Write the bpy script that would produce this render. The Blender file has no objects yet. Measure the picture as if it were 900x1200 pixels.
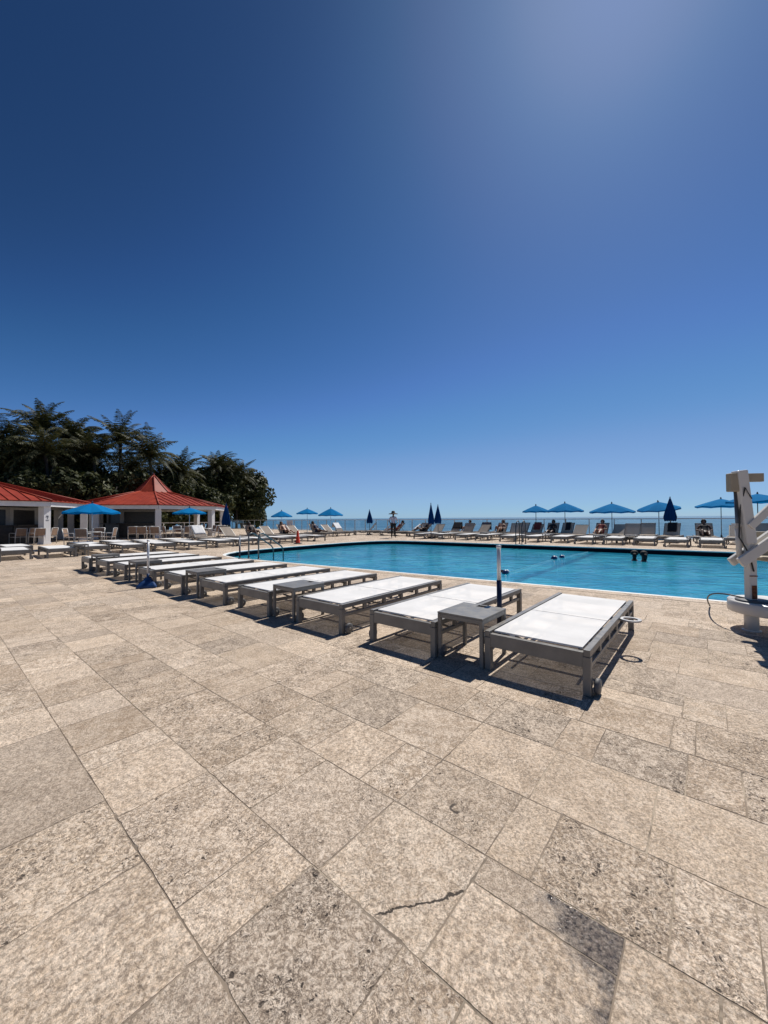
import bpy, bmesh, math, random
from mathutils import Vector, Matrix, Euler

R = math.radians
WZ = -.20                     # pool water level
H = 1.35                      # eye height of the photographer, metres
scene = bpy.context.scene
col = scene.collection
random.seed(7)

# ------------------------------------------------------------------ camera
CAM_M = Matrix.Rotation(R(90.93), 3, 'X') @ Matrix.Rotation(R(-0.40), 3, 'Z')
cam_d = bpy.data.cameras.new('camera'); cam = bpy.data.objects.new('camera', cam_d); col.objects.link(cam)
cam.location = (0, 0, H); cam.rotation_euler = CAM_M.to_euler()
cam_d.sensor_fit = 'VERTICAL'; cam_d.sensor_height = 36; cam_d.lens = 13.5
cam_d.clip_start = 0.05; cam_d.clip_end = 60000
scene.camera = cam

def ray(px, py):
    return CAM_M @ Vector(((px - 450) / 450, -(py - 600) / 450, -1))
def G(px, py, z=0.0):
    """ground point (height z) seen at a point of the photograph"""
    d = ray(px, py); t = (z - H) / d.z
    return Vector((d.x * t, d.y * t, z))
def AT(px, D, z=0.0):
    """point at depth D (eye heights) in the direction of column px"""
    t = (px - 450) / 450
    return Vector((t * D * H, D * H, z))
def ZAT(px, py, D):
    """height of what shows at (px, py) if it stands at depth D (eye heights)"""
    d = ray(px, py)
    return H + d.z / d.y * D * H
AZ = R(40)
U = Vector((math.sin(AZ), math.cos(AZ), 0)); V = Vector((math.cos(AZ), -math.sin(AZ), 0))
def UV(u, v, z=0.0):
    p = (U * u + V * v) * H
    return Vector((p.x, p.y, z))

# ------------------------------------------------------------------ materials
def new_mat(name):
    m = bpy.data.materials.new(name); m.use_nodes = True
    nt = m.node_tree; nt.nodes.clear()
    out = nt.nodes.new('ShaderNodeOutputMaterial')
    b = nt.nodes.new('ShaderNodeBsdfPrincipled')
    nt.links.new(b.outputs[0], out.inputs[0])
    return m, nt, b, out
class NT:
    def __init__(s, nt): s.nt = nt
    def n(s, t, **kw):
        x = s.nt.nodes.new(t)
        for k, v in kw.items(): setattr(x, k, v)
        return x
    def l(s, a, b): s.nt.links.new(a, b)
    def math(s, op, a, b=None, c=None, clamp=False):
        x = s.n('ShaderNodeMath', operation=op, use_clamp=clamp)
        for i, q in enumerate((a, b, c)):
            if q is None: continue
            if isinstance(q, (int, float)): x.inputs[i].default_value = q
            else: s.l(q, x.inputs[i])
        return x.outputs[0]
    def vmath(s, op, a, b=None):
        x = s.n('ShaderNodeVectorMath', operation=op)
        for i, q in enumerate((a, b)):
            if q is None: continue
            if isinstance(q, (tuple, list, Vector)): x.inputs[i].default_value = q
            else: s.l(q, x.inputs[i])
        return x
    def noise(s, vec, scale, detail=4, rough=.55, dist=0):
        x = s.n('ShaderNodeTexNoise'); s.l(vec, x.inputs['Vector'])
        x.inputs['Scale'].default_value = scale; x.inputs['Detail'].default_value = detail
        x.inputs['Roughness'].default_value = rough; x.inputs['Distortion'].default_value = dist
        return x.outputs['Fac']
    def voro(s, vec, scale, feature='F1', rnd=1):
        x = s.n('ShaderNodeTexVoronoi', feature=feature); s.l(vec, x.inputs['Vector'])
        x.inputs['Scale'].default_value = scale; x.inputs['Randomness'].default_value = rnd
        return x.outputs['Distance']
    def step(s, v, lo, hi, a=0.0, b=1.0):
        x = s.n('ShaderNodeMapRange', interpolation_type='SMOOTHSTEP')
        s.l(v, x.inputs[0])
        for i, q in ((1, lo), (2, hi), (3, a), (4, b)):
            if isinstance(q, (int, float)): x.inputs[i].default_value = q
            else: s.l(q, x.inputs[i])
        return x.outputs[0]
    def mix(s, f, a, b, blend='MIX'):
        x = s.n('ShaderNodeMix', data_type='RGBA', blend_type=blend)
        if isinstance(f, (int, float)): x.inputs[0].default_value = f
        else: s.l(f, x.inputs[0])
        for i, q in ((6, a), (7, b)):
            if isinstance(q, (tuple, list)): x.inputs[i].default_value = (q[0], q[1], q[2], 1)
            else: s.l(q, x.inputs[i])
        return x.outputs[2]
    def bump(s, h, strength, dist=.01, normal=None):
        x = s.n('ShaderNodeBump'); s.l(h, x.inputs['Height'])
        x.inputs['Strength'].default_value = strength; x.inputs['Distance'].default_value = dist
        if normal: s.l(normal, x.inputs['Normal'])
        return x.outputs[0]

def mat(name, c, rough=.5, metal=0.0, var=.12, vscale=6, bump=.0, bscale=60, dirt=0.0, dirtcol=(.1, .07, .04), spec=.5, sheen=0):
    m, nt, b, out = new_mat(name); q = NT(nt)
    tc = q.n('ShaderNodeTexCoord').outputs['Object']
    n1 = q.noise(tc, vscale, 5)
    k = q.step(n1, .3, .7, 1 - var, 1 + var)
    base = q.mix(1.0, c, (1, 1, 1), 'MULTIPLY')
    sc = q.n('ShaderNodeVectorMath', operation='SCALE'); q.l(base, sc.inputs[0]); q.l(k, sc.inputs['Scale'])
    colr = sc.outputs[0]
    if dirt:
        d = q.step(q.noise(tc, vscale * .7, 8, .7, 1.0), .62 if dirt < .9 else .44, .75 if dirt < .9 else .60, 0, dirt)
        colr = q.mix(d, colr, dirtcol)
    q.l(colr, b.inputs['Base Color'])
    b.inputs['Metallic'].default_value = metal
    b.inputs['Specular IOR Level'].default_value = spec
    q.l(q.step(q.noise(tc, vscale * 3, 4), .3, .7, max(.02, rough - .08), min(1, rough + .08)), b.inputs['Roughness'])
    if bump:
        q.l(q.bump(q.noise(tc, bscale, 3), bump, .004), b.inputs['Normal'])
    return m

M = {}
M['frame'] = mat('taupe_powder_coat', (.185, .174, .156), .42, var=.14, vscale=5, bump=.1, bscale=300)
M['white_paint'] = mat('white_paint', (.72, .71, .70), .6, var=.06, vscale=2, dirt=.18, dirtcol=(.4, .36, .32))
M['dark_wood'] = mat('dark_counter', (.035, .028, .024), .4, var=.3)
M['black'] = mat('black_panel', (.012, .012, .013), .35, var=.3)
M['rubber'] = mat('grey_rubber', (.10, .10, .105), .6, var=.15)
M['navy'] = mat('navy_sleeve', (.008, .016, .05), .45, var=.15)
M['pole_white'] = mat('pale_aluminium', (.62, .63, .64), .35, metal=.25, var=.06)
M['steel'] = mat('stainless_tube', (.13, .13, .13), .35, metal=.5, var=.08)
M['dark_pole'] = mat('dark_pole', (.05, .05, .055), .4, metal=.3)
M['base_blue'] = mat('blue_plastic', (.012, .05, .16), .4, var=.2)
M['orange'] = mat('cone_orange', (.75, .055, .015), .45, var=.1)
M['cone_white'] = mat('reflective_collar', (.7, .7, .7), .4)
M['lift'] = mat('lift_cream_paint', (.60, .575, .53), .38, var=.05, vscale=3, dirt=.2, dirtcol=(.20, .12, .06))
M['lift_tan'] = mat('lift_tan_cover', (.33, .28, .20), .55, var=.1)
M['rust'] = mat('rust', (.14, .05, .02), .85, var=.5, vscale=30)
M['alu'] = mat('light_frame', (.50, .49, .47), .4, metal=.2)
M['tan_sling'] = mat('tan_sling', (.26, .17, .115), .8, var=.15)
M['wood'] = mat('trunk_bark', (.055, .045, .036), .9, var=.3, vscale=8, bump=.6, bscale=20)
M['towel'] = mat('white_towel', (.78, .77, .75), .95, var=.06, bump=.3, bscale=200)
M['rope'] = mat('wet_rope', (.16, .36, .44), .7)
M['float_blue'] = mat('blue_float', (.012, .04, .13), .35)
M['float_white'] = mat('white_float', (.75, .75, .75), .35)
M['hose'] = mat('black_hose', (.015, .015, .016), .5)
M['sand'] = mat('beach_sand', (.46, .40, .31), .95, var=.15, vscale=.3)
M['soil'] = mat('planting_soil', (.12, .10, .07), .95, var=.3, vscale=.5)
M['grout'] = mat('dark_grout', (.19, .15, .112), .95, var=.4, vscale=2.2, dirt=.92, dirtcol=(.42, .345, .26))
M['tile'] = mat('navy_waterline_tile', (.004, .006, .014), .55, var=.25, vscale=8, spec=.12)
M['nose'] = mat('white_coping_nose', (.80, .78, .74), .6, var=.1, vscale=5, dirt=.2, dirtcol=(.35, .3, .25))
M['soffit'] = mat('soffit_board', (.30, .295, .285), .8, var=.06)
M['backwall'] = mat('shaded_back_wall', (.23, .22, .21), .8, var=.1)
M['emblem'] = mat('grey_emblem', (.10, .10, .11), .6)
M['red_panel'] = mat('red_panel', (.22, .05, .04), .5)
for nm, c in (('skin_tan', (.36, .19, .12)), ('skin_dark', (.13, .07, .045)), ('skin_pale', (.52, .33, .25))):
    M[nm] = mat(nm, c, .5, var=.06)
for nm, c in (('hair_black', (.012, .010, .009)), ('hair_brown', (.05, .028, .016)), ('cloth_black', (.014, .014, .016)), ('cloth_navy', (.016, .022, .06)),
              ('cloth_red', (.26, .04, .035)), ('cloth_lilac', (.55, .50, .58)), ('cloth_white', (.75, .75, .75)), ('cloth_teal', (.25, .42, .40)), ('straw', (.09, .07, .055))):
    M[nm] = mat(nm, c, .8, var=.12)

def sling_mat(name, c, trans, hole):
    m, nt, b, out = new_mat(name); q = NT(nt)
    tc = q.n('ShaderNodeTexCoord').outputs['Object']
    w1 = q.n('ShaderNodeTexWave'); q.l(tc, w1.inputs[0]); w1.inputs['Scale'].default_value = 60
    n = q.step(q.noise(tc, 3, 6), .3, .7, .93, 1.04)
    sc = q.n('ShaderNodeVectorMath', operation='SCALE'); sc.inputs[0].default_value = c; q.l(n, sc.inputs['Scale'])
    stain = q.step(q.noise(tc, 2.2, 7, .7, .6), .60, .78, 0, .14)
    cc = q.mix(stain, sc.outputs[0], (c[0] * .6, c[1] * .57, c[2] * .52))
    q.l(cc, b.inputs['Base Color']); b.inputs['Roughness'].default_value = .9; b.inputs['Specular IOR Level'].default_value = .08
    q.l(q.bump(w1.outputs['Fac'], .15, .002), b.inputs['Normal'])
    tr = q.n('ShaderNodeBsdfTranslucent'); q.l(cc, tr.inputs[0])
    tp = q.n('ShaderNodeBsdfTransparent')
    m1 = q.n('ShaderNodeMixShader'); m1.inputs[0].default_value = trans; q.l(b.outputs[0], m1.inputs[1]); q.l(tr.outputs[0], m1.inputs[2])
    m2 = q.n('ShaderNodeMixShader'); m2.inputs[0].default_value = hole; q.l(m1.outputs[0], m2.inputs[1]); q.l(tp.outputs[0], m2.inputs[2])
    q.l(m2.outputs[0], out.inputs[0])
    return m
M['sling'] = sling_mat('white_sling_mesh', (.815, .808, .795), .02, .15)
M['sling_tan'] = sling_mat('taupe_sling_mesh', (.40, .35, .30), .25, .06)
M['canopy'] = sling_mat('blue_canopy_cloth', (.002, .20, .50), .30, 0)
M['canopy_dark'] = sling_mat('navy_folded_cloth', (.004, .045, .17), .12, 0)

def red_roof():
    m, nt, b, out = new_mat('red_metal_roof'); q = NT(nt)
    tc = q.n('ShaderNodeTexCoord').outputs['Object']
    c = q.mix(q.step(q.noise(tc, 1.2, 6), .3, .7), (.235, .030, .015), (.335, .052, .025))
    q.l(c, b.inputs['Base Color']); b.inputs['Roughness'].default_value = .5; b.inputs['Specular IOR Level'].default_value = .2
    return m
M['roof'] = red_roof()

def foliage(name, c0, c1, trans=.3):
    m, nt, b, out = new_mat(name); q = NT(nt)
    at = q.n('ShaderNodeAttribute', attribute_name='tint')
    c = q.mix(at.outputs['Fac'], c0, c1)
    q.l(c, b.inputs['Base Color']); b.inputs['Roughness'].default_value = .6; b.inputs['Specular IOR Level'].default_value = .22
    tr = q.n('ShaderNodeBsdfTranslucent'); q.l(c, tr.inputs[0])
    mx = q.n('ShaderNodeMixShader'); mx.inputs[0].default_value = trans
    q.l(b.outputs[0], mx.inputs[1]); q.l(tr.outputs[0], mx.inputs[2]); q.l(mx.outputs[0], out.inputs[0])
    return m
M['palm'] = foliage('palm_leaf', (.016, .024, .007), (.125, .118, .042), .2)
M['grape'] = foliage('broad_leaf', (.018, .028, .009), (.115, .118, .042), .2)

def stone():
    m, nt, b, out = new_mat('coral_stone_paver'); q = NT(nt)
    geo = q.n('ShaderNodeNewGeometry').outputs['Position']
    at = q.n('ShaderNodeAttribute', attribute_name='slab')
    sep = q.n('ShaderNodeSeparateColor'); q.l(at.outputs['Color'], sep.inputs[0])
    tint, dens, rnd = sep.outputs[0], sep.outputs[1], sep.outputs[2]
    off = q.n('ShaderNodeCombineXYZ'); q.l(q.math('MULTIPLY', rnd, 37), off.inputs[0]); q.l(q.math('MULTIPLY', tint, 53), off.inputs[1]); q.l(q.math('MULTIPLY', dens, 19), off.inputs[2])
    mp = q.n('ShaderNodeMapping'); q.l(geo, mp.inputs[0]); q.l(off.outputs[0], mp.inputs['Location'])
    rot = q.n('ShaderNodeCombineXYZ'); q.l(q.math('MULTIPLY', rnd, 6.28), rot.inputs[2]); q.l(rot.outputs[0], mp.inputs['Rotation'])
    v0 = mp.outputs[0]
    st = q.n('ShaderNodeMapping'); q.l(v0, st.inputs[0]); st.inputs['Scale'].default_value = (1.0, .45, 1)
    vs = st.outputs[0]
    warp = q.n('ShaderNodeTexNoise'); q.l(v0, warp.inputs['Vector']); warp.inputs['Scale'].default_value = 30; warp.inputs['Detail'].default_value = 4
    wv = q.n('ShaderNodeVectorMath', operation='MULTIPLY_ADD'); q.l(warp.outputs['Color'], wv.inputs[0]); wv.inputs[1].default_value = (.045, .045, 0); q.l(v0, wv.inputs[2])
    vw = wv.outputs[0]
    inv = lambda x: q.math('SUBTRACT', 1, x)
    mul = lambda *a: a[0] if len(a) == 1 else q.math('MULTIPLY', a[0], mul(*a[1:]))
    mott = q.noise(v0, 5.5, 8, .66, .5)
    mott2 = q.noise(v0, 19, 7, .68, .4)
    grain = q.noise(v0, 118, 6, .82)
    grain2 = q.noise(vw, 66, 5, .74)
    worm = q.noise(vw, 48, 3, .6, 1.6)
    streak = q.noise(vs, 24, 6, .7, 1.8)
    v1 = q.voro(vw, 40); v2 = q.voro(vw, 105)
    fine = q.step(q.math('FRACT', q.math('MULTIPLY', rnd, 3.77)), .35, .65)
    gsc = q.n('ShaderNodeTexNoise'); q.l(v0, gsc.inputs['Vector']); q.l(q.math('MULTIPLY_ADD', fine, 70, 85), gsc.inputs['Scale']); gsc.inputs['Detail'].default_value = 6; gsc.inputs['Roughness'].default_value = .82
    grain = gsc.outputs['Fac']
    wave = q.n('ShaderNodeTexWave'); q.l(v0, wave.inputs[0]); wave.inputs['Scale'].default_value = 5.5; wave.inputs['Distortion'].default_value = 14; wave.inputs['Detail'].default_value = 5; wave.inputs['Detail Scale'].default_value = 1.3; wave.inputs['Detail Roughness'].default_value = .68
    dn = q.step(dens, 0, 1, .06, 1)
    patch = q.step(q.noise(v0, 6, 5, .62, .6), .36, .62, .12, 1)
    # colour of the stone itself, slab by slab
    c = q.mix(tint, (.375, .292, .205), (.60, .492, .364))
    c = q.mix(mul(q.step(mott, .44, .60), .55), c, (.63, .535, .42))
    c = q.mix(mul(q.step(mott, .50, .34), .40), c, (.37, .295, .215))
    c = q.mix(q.step(q.math('FRACT', q.math('MULTIPLY', rnd, 7.31)), .62, .9, 0, .45), c, (.36, .315, .262))
    isl = q.step(rnd, .70, .80)
    c = q.mix(mul(isl, q.step(mott2, .49, .535), .75), c, (.70, .605, .48))
    c = q.mix(mul(inv(isl), q.step(mott2, .50, .66), .35), c, (.62, .53, .42))
    swirl = q.step(q.math('FRACT', q.math('MULTIPLY', rnd, 11.3)), .35, .75)
    c = q.mix(mul(q.step(wave.outputs['Fac'], .62, .98), swirl, .42), c, (.30, .245, .19))
    c = q.mix(mul(q.step(wave.outputs['Fac'], .30, .02), swirl, .35), c, (.68, .59, .475))
    blot = q.noise(geo, 9, 6, .66, .9)
    c = q.mix(mul(q.step(blot, .55, .66), .50), c, (.70, .60, .47))
    c = q.mix(mul(q.step(blot, .42, .32), .45), c, (.30, .238, .178))
    c = q.mix(mul(q.step(streak, .50, .64), inv(dens), .45), c, (.30, .245, .185))
    k = q.n('ShaderNodeVectorMath', operation='SCALE'); q.l(c, k.inputs[0]); q.l(q.step(grain, .38, .62, .52, 1.46), k.inputs['Scale']); c = k.outputs[0]
    c = q.mix(mul(q.step(grain2, .51, .60), q.math('MULTIPLY_ADD', dn, .40, .40)), c, (.76, .67, .55))
    c = q.mix(mul(q.step(grain2, .475, .39), q.math('MULTIPLY_ADD', dn, .55, .28)), c, (.215, .168, .122))
    wl = mul(q.step(q.math('ABSOLUTE', q.math('SUBTRACT', worm, .5)), .012, .034, 1, 0), patch, q.math('MULTIPLY_ADD', dn, .60, .22))
    c = q.mix(wl, c, (.135, .105, .082))
    r1 = mul(patch, dn)
    p1 = mul(q.step(q.math('SUBTRACT', mul(r1, .33), v1), -.03, .05), q.step(q.noise(v0, 21, 3), .49, .56))
    p2 = mul(q.step(q.math('SUBTRACT', q.math('MULTIPLY_ADD', r1, .27, .07), v2), -.05, .05), q.step(q.noise(v0, 33, 3), .46, .56))
    c = q.mix(mul(p2, .75), c, (.12, .094, .072))
    c = q.mix(mul(p1, .95), c, (.060, .047, .037))
    # wear and dirt with their own shapes, running across slabs
    big = q.noise(geo, .55, 4)
    c = q.mix(mul(q.step(big, .42, .66), .16), c, (.30, .245, .185))
    c = q.mix(q.step(q.noise(geo, 2.1, 8, .72, .7), .60, .74, 0, .30), c, (.21, .18, .15))
    c = q.mix(q.step(q.noise(geo, 1.9, 5, .6, .4), .65, .77, 0, .25), c, (.37, .37, .385))
    c = q.mix(q.step(q.noise(geo, .9, 6, .65, .5), .60, .74, 0, .30), c, (.60, .55, .48))
    # every slab its own quarry tone
    tone = q.mix(q.math('FRACT', q.math('MULTIPLY', rnd, 17.9)), (.90, .855, .835), (1.11, 1.065, 1.055))
    c = q.mix(1.0, c, tone, 'MULTIPLY')
    # a damp splash, held by two joints
    uu = q.vmath('DOT_PRODUCT', geo, tuple(U)).outputs['Value']; vv = q.vmath('DOT_PRODUCT', geo, tuple(V)).outputs['Value']
    sa = q.math('DIVIDE', q.math('SUBTRACT', -.222, vv), .26); ta = q.math('DIVIDE', q.math('SUBTRACT', 1.452, uu), .30)
    wet = q.math('ADD', q.math('ADD', sa, ta), mul(q.math('SUBTRACT', q.noise(geo, 11, 6, .62), .5), 1.7))
    wet = mul(q.step(wet, .75, 1.2, 1, 0), q.math('GREATER_THAN', sa, 0), q.math('GREATER_THAN', ta, 0))
    c = q.mix(mul(wet, q.step(q.noise(v0, 70, 5, .7),   .34, .66, 1, .45)), c, (.034, .025, .021))
    # a fossil ring and the crack through one slab
    fp = G(535, 947)
    fr = q.vmath('SUBTRACT', geo, tuple(fp)).outputs[0]
    fl = q.n('ShaderNodeVectorMath', operation='LENGTH'); q.l(fr, fl.inputs[0])
    fd = q.math('ABSOLUTE', q.math('SUBTRACT', q.math('ADD', fl.outputs['Value'], mul(q.math('SUBTRACT', q.noise(geo, 30, 3), .5), .03)), .026))
    fring = mul(q.step(fd, .004, .011, 1, 0), q.step(q.noise(geo, 22, 2), .40, .52))
    c = q.mix(mul(fring, .9), c, (.075, .06, .05))
    a, e = G(436, 1072), G(546, 1045)
    ab = (e - a); L = ab.length; dx = ab / L; dy = Vector((-dx.y, dx.x, 0))
    cr = q.vmath('SUBTRACT', geo, tuple(a)).outputs[0]
    cx = q.vmath('DOT_PRODUCT', cr, tuple(dx)).outputs['Value']; cy = q.vmath('DOT_PRODUCT', cr, tuple(dy)).outputs['Value']
    cy = q.math('ADD', cy, mul(q.math('SUBTRACT', q.noise(geo, 14, 6, .65), .5), .07))
    crack = mul(q.step(q.math('ABSOLUTE', cy), .002, .006, 1, 0), q.step(cx, 0, .02), q.step(cx, L - .01, L, 1, 0))
    c = q.mix(mul(crack, .95), c, (.05, .04, .032))
    q.l(c, b.inputs['Base Color'])
    q.l(q.math('SUBTRACT', .82, mul(wet, .70)), b.inputs['Roughness'])
    q.l(q.math('MULTIPLY_ADD', wet, .35, .3), b.inputs['Specular IOR Level'])
    h = q.math('SUBTRACT', q.math('ADD', mul(grain, .9), mul(grain2, .8)), q.math('ADD', mul(p1, 1.3), mul(p2, .7)))
    h = q.math('SUBTRACT', h, q.math('ADD', mul(wl, .6), mul(crack, 1.6)))
    h = q.math('ADD', h, mul(mott2, 1.0))
    q.l(q.bump(h, .8, .005), b.inputs['Normal'])
    return m
M['stone'] = stone()

def pool_water():
    m, nt, b, out = new_mat('pool_water'); q = NT(nt)
    geo = q.n('ShaderNodeNewGeometry').outputs['Position']
    mp = q.n('ShaderNodeMapping'); q.l(geo, mp.inputs[0]); mp.inputs['Rotation'].default_value = (0, 0, R(25)); mp.inputs['Scale'].default_value = (1, 1.5, 1)
    v = mp.outputs[0]
    n1 = q.noise(v, 1.1, 3, .55, .6); n2 = q.noise(v, 4.0, 4, .62, .8); n3 = q.noise(v, .25, 2)
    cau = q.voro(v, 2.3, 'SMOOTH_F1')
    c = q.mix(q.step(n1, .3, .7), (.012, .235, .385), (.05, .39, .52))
    c = q.mix(q.math('MULTIPLY', q.step(cau, .30, .70), .5), c, (.05, .43, .51))  # caustic and ripple light painted into the water colour as paler cells
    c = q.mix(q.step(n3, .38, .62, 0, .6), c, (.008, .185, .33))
    # painted break line on the pool floor, seen through the water
    a, e = G(606, 681, WZ), G(678, 655, WZ)
    dx = (e - a); dx = dx / dx.length; dy = Vector((-dx.y, dx.x, 0))
    cr = q.vmath('SUBTRACT', geo, tuple(a)).outputs[0]
    cy = q.vmath('DOT_PRODUCT', cr, tuple(dy)).outputs['Value']
    cy = q.math('ADD', cy, q.math('MULTIPLY', q.math('SUBTRACT', n2, .5), .35))
    ln = q.step(q.math('ABSOLUTE', cy), .06, .16, .55, 0)
    c = q.mix(ln, c, (.006, .07, .16))
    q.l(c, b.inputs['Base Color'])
    b.inputs['Roughness'].default_value = .03; b.inputs['IOR'].default_value = 1.33
    h = q.math('ADD', q.math('MULTIPLY', n1, 1.0), q.math('MULTIPLY', n2, .40))
    q.l(q.bump(h, .5, .07), b.inputs['Normal'])
    return m
M['pool'] = pool_water()
def sea_water():
    m, nt, b, out = new_mat('sea_water'); q = NT(nt)
    geo = q.n('ShaderNodeNewGeometry').outputs['Position']
    mp = q.n('ShaderNodeMapping'); q.l(geo, mp.inputs[0]); mp.inputs['Rotation'].default_value = (0, 0, R(40)); mp.inputs['Scale'].default_value = (.35, 1, 1)
    n1 = q.noise(mp.outputs[0], .05, 5, .6, .4); n2 = q.noise(mp.outputs[0], .5, 4, .6, .4)
    c = q.mix(q.step(n1, .35, .65), (.040, .125, .205), (.095, .215, .295))
    surf = q.math('MULTIPLY', q.step(n2, .60, .68), q.step(n1, .5, .62))
    c = q.mix(q.math('MULTIPLY', surf, .8), c, (.62, .70, .74))
    q.l(c, b.inputs['Base Color'])
    b.inputs['Roughness'].default_value = .32; b.inputs['IOR'].default_value = 1.33
    q.l(q.bump(n2, .6, .5), b.inputs['Normal'])
    return m
M['sea'] = sea_water()
def glass():
    m, nt, b, out = new_mat('tinted_fence_glass'); q = NT(nt)
    nt.nodes.remove(b)
    tp = q.n('ShaderNodeBsdfTransparent'); tp.inputs[0].default_value = (.84, .91, .93, 1)
    gl = q.n('ShaderNodeBsdfGlossy'); gl.inputs['Roughness'].default_value = .02; gl.inputs[0].default_value = (.9, .95, 1, 1)
    lw = q.n('ShaderNodeLayerWeight'); fz = q.math('MULTIPLY_ADD', q.math('POWER', lw.outputs['Facing'], 4), .7, .03)
    mx = q.n('ShaderNodeMixShader'); q.l(fz, mx.inputs[0]); q.l(tp.outputs[0], mx.inputs[1]); q.l(gl.outputs[0], mx.inputs[2])
    q.l(mx.outputs[0], out.inputs[0])
    return m
M['glass'] = glass()

# ------------------------------------------------------------------ mesh helpers
class MB:
    def __init__(s): s.v, s.f, s.sm, s.mi = [], [], [], []
    def add(s, vs, fs, smooth=False, mi=0):
        o = len(s.v); s.v += [tuple(p) for p in vs]
        for f in fs: s.f.append(tuple(o + i for i in f)); s.sm.append(smooth); s.mi.append(mi)
        return s
    def box(s, c, d, rot=None, mi=0):
        x, y, z = d[0] / 2, d[1] / 2, d[2] / 2
        vs = [Vector(p) for p in ((-x, -y, -z), (x, -y, -z), (x, y, -z), (-x, y, -z), (-x, -y, z), (x, -y, z), (x, y, z), (-x, y, z))]
        if rot is not None: vs = [rot @ p for p in vs]
        c = Vector(c)
        return s.add([p + c for p in vs], [(0, 3, 2, 1), (4, 5, 6, 7), (0, 1, 5, 4), (1, 2, 6, 5), (2, 3, 7, 6), (3, 0, 4, 7)], mi=mi)
    def bar(s, a, b, w, t):
        """a square bar from a to b, w across, t thick"""
        a, b = Vector(a), Vector(b); d = b - a
        q = d.to_track_quat('Y', 'Z').to_matrix()
        return s.box((a + b) / 2, (w, d.length, t), q)
    def tube(s, pts, r, seg=10, cap=True, mi=0):
        pts = [Vector(p) for p in pts]; n = len(pts)
        rs = r if isinstance(r, (list, tuple)) else [r] * n
        vs = []; ref = None
        for i, p in enumerate(pts):
            d = (pts[min(i + 1, n - 1)] - pts[max(i - 1, 0)]).normalized()
            if ref is None:
                ref = Vector((0, 0, 1)) if abs(d.z) < .9 else Vector((1, 0, 0))
            x = ref - d * ref.dot(d)
            if x.length < 1e-5: x = d.orthogonal()
            x.normalize(); ref = x; y = d.cross(x)
            vs += [p + (x * math.cos(2 * math.pi * k / seg) + y * math.sin(2 * math.pi * k / seg)) * rs[i] for k in range(seg)]
        fs = [(i * seg + k, i * seg + (k + 1) % seg, (i + 1) * seg + (k + 1) % seg, (i + 1) * seg + k) for i in range(n - 1) for k in range(seg)]
        s.add(vs, fs, True, mi)
        if cap:
            o = len(s.v) - len(vs)
            s.f.append(tuple(o + k for k in reversed(range(seg)))); s.sm.append(False); s.mi.append(mi)
            s.f.append(tuple(o + (n - 1) * seg + k for k in range(seg))); s.sm.append(False); s.mi.append(mi)
        return s
    def lathe(s, prof, c=(0, 0, 0), seg=20, smooth=True, axis=None, mi=0):
        vs = []
        for r, z in prof: vs += [Vector((r * math.cos(2 * math.pi * k / seg), r * math.sin(2 * math.pi * k / seg), z)) for k in range(seg)]
        if axis is not None: vs = [axis @ p for p in vs]
        c = Vector(c); vs = [p + c for p in vs]
        n = len(prof)
        fs = [(i * seg + k, i * seg + (k + 1) % seg, (i + 1) * seg + (k + 1) % seg, (i + 1) * seg + k) for i in range(n - 1) for k in range(seg)]
        if prof[0][0] > 1e-4: fs.append(tuple(reversed(range(seg))))
        if prof[-1][0] > 1e-4: fs.append(tuple((n - 1) * seg + k for k in range(seg)))
        return s.add(vs, fs, smooth, mi)
    def prism(s, outline, z0, z1, mi=0):
        n = len(outline)
        vs = [(p[0], p[1], z0) for p in outline] + [(p[0], p[1], z1) for p in outline]
        fs = [tuple(reversed(range(n))), tuple(range(n, 2 * n))] + [(i, (i + 1) % n, n + (i + 1) % n, n + i) for i in range(n)]
        return s.add(vs, fs, mi=mi)
    def build(s, name, m, parent=None, bevel=0, tint=None):
        me = bpy.data.meshes.new(name); me.from_pydata(s.v, [], s.f)
        for x in (m if isinstance(m, (list, tuple)) else [m]): me.materials.append(x)
        me.polygons.foreach_set('use_smooth', s.sm); me.polygons.foreach_set('material_index', s.mi)
        if tint is not None:
            a = me.attributes.new('tint', 'FLOAT', 'FACE'); a.data.foreach_set('value', tint)
        me.update()
        o = bpy.data.objects.new(name, me); col.objects.link(o)
        if parent: o.parent = parent
        if bevel:
            b = o.modifiers.new('soft_edges', 'BEVEL'); b.width = bevel; b.segments = 2; b.limit_method = 'ANGLE'
        return o

def tag(o, label=None, cat=None, group=None, kind=None):
    if label: o['label'] = label
    if cat: o['category'] = cat
    if group: o['group'] = group
    if kind: o['kind'] = kind
    return o
def thing(name, label, cat, loc=(0, 0, 0), rz=0, group=None):
    o = bpy.data.objects.new(name, None); o.empty_display_size = .2; col.objects.link(o)
    o.location = loc; o.rotation_euler = (0, 0, rz)
    return tag(o, label, cat, group)
def copy_tree(o, parent=None):
    c = o.copy(); col.objects.link(c)
    if parent: c.parent = parent
    for ch in list(o.children): copy_tree(ch, c)
    return c
ORD = ['first', 'second', 'third', 'fourth', 'fifth', 'sixth', 'seventh', 'eighth', 'ninth', 'tenth', 'eleventh', 'twelfth', 'thirteenth', 'fourteenth', 'fifteenth', 'sixteenth']

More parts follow.
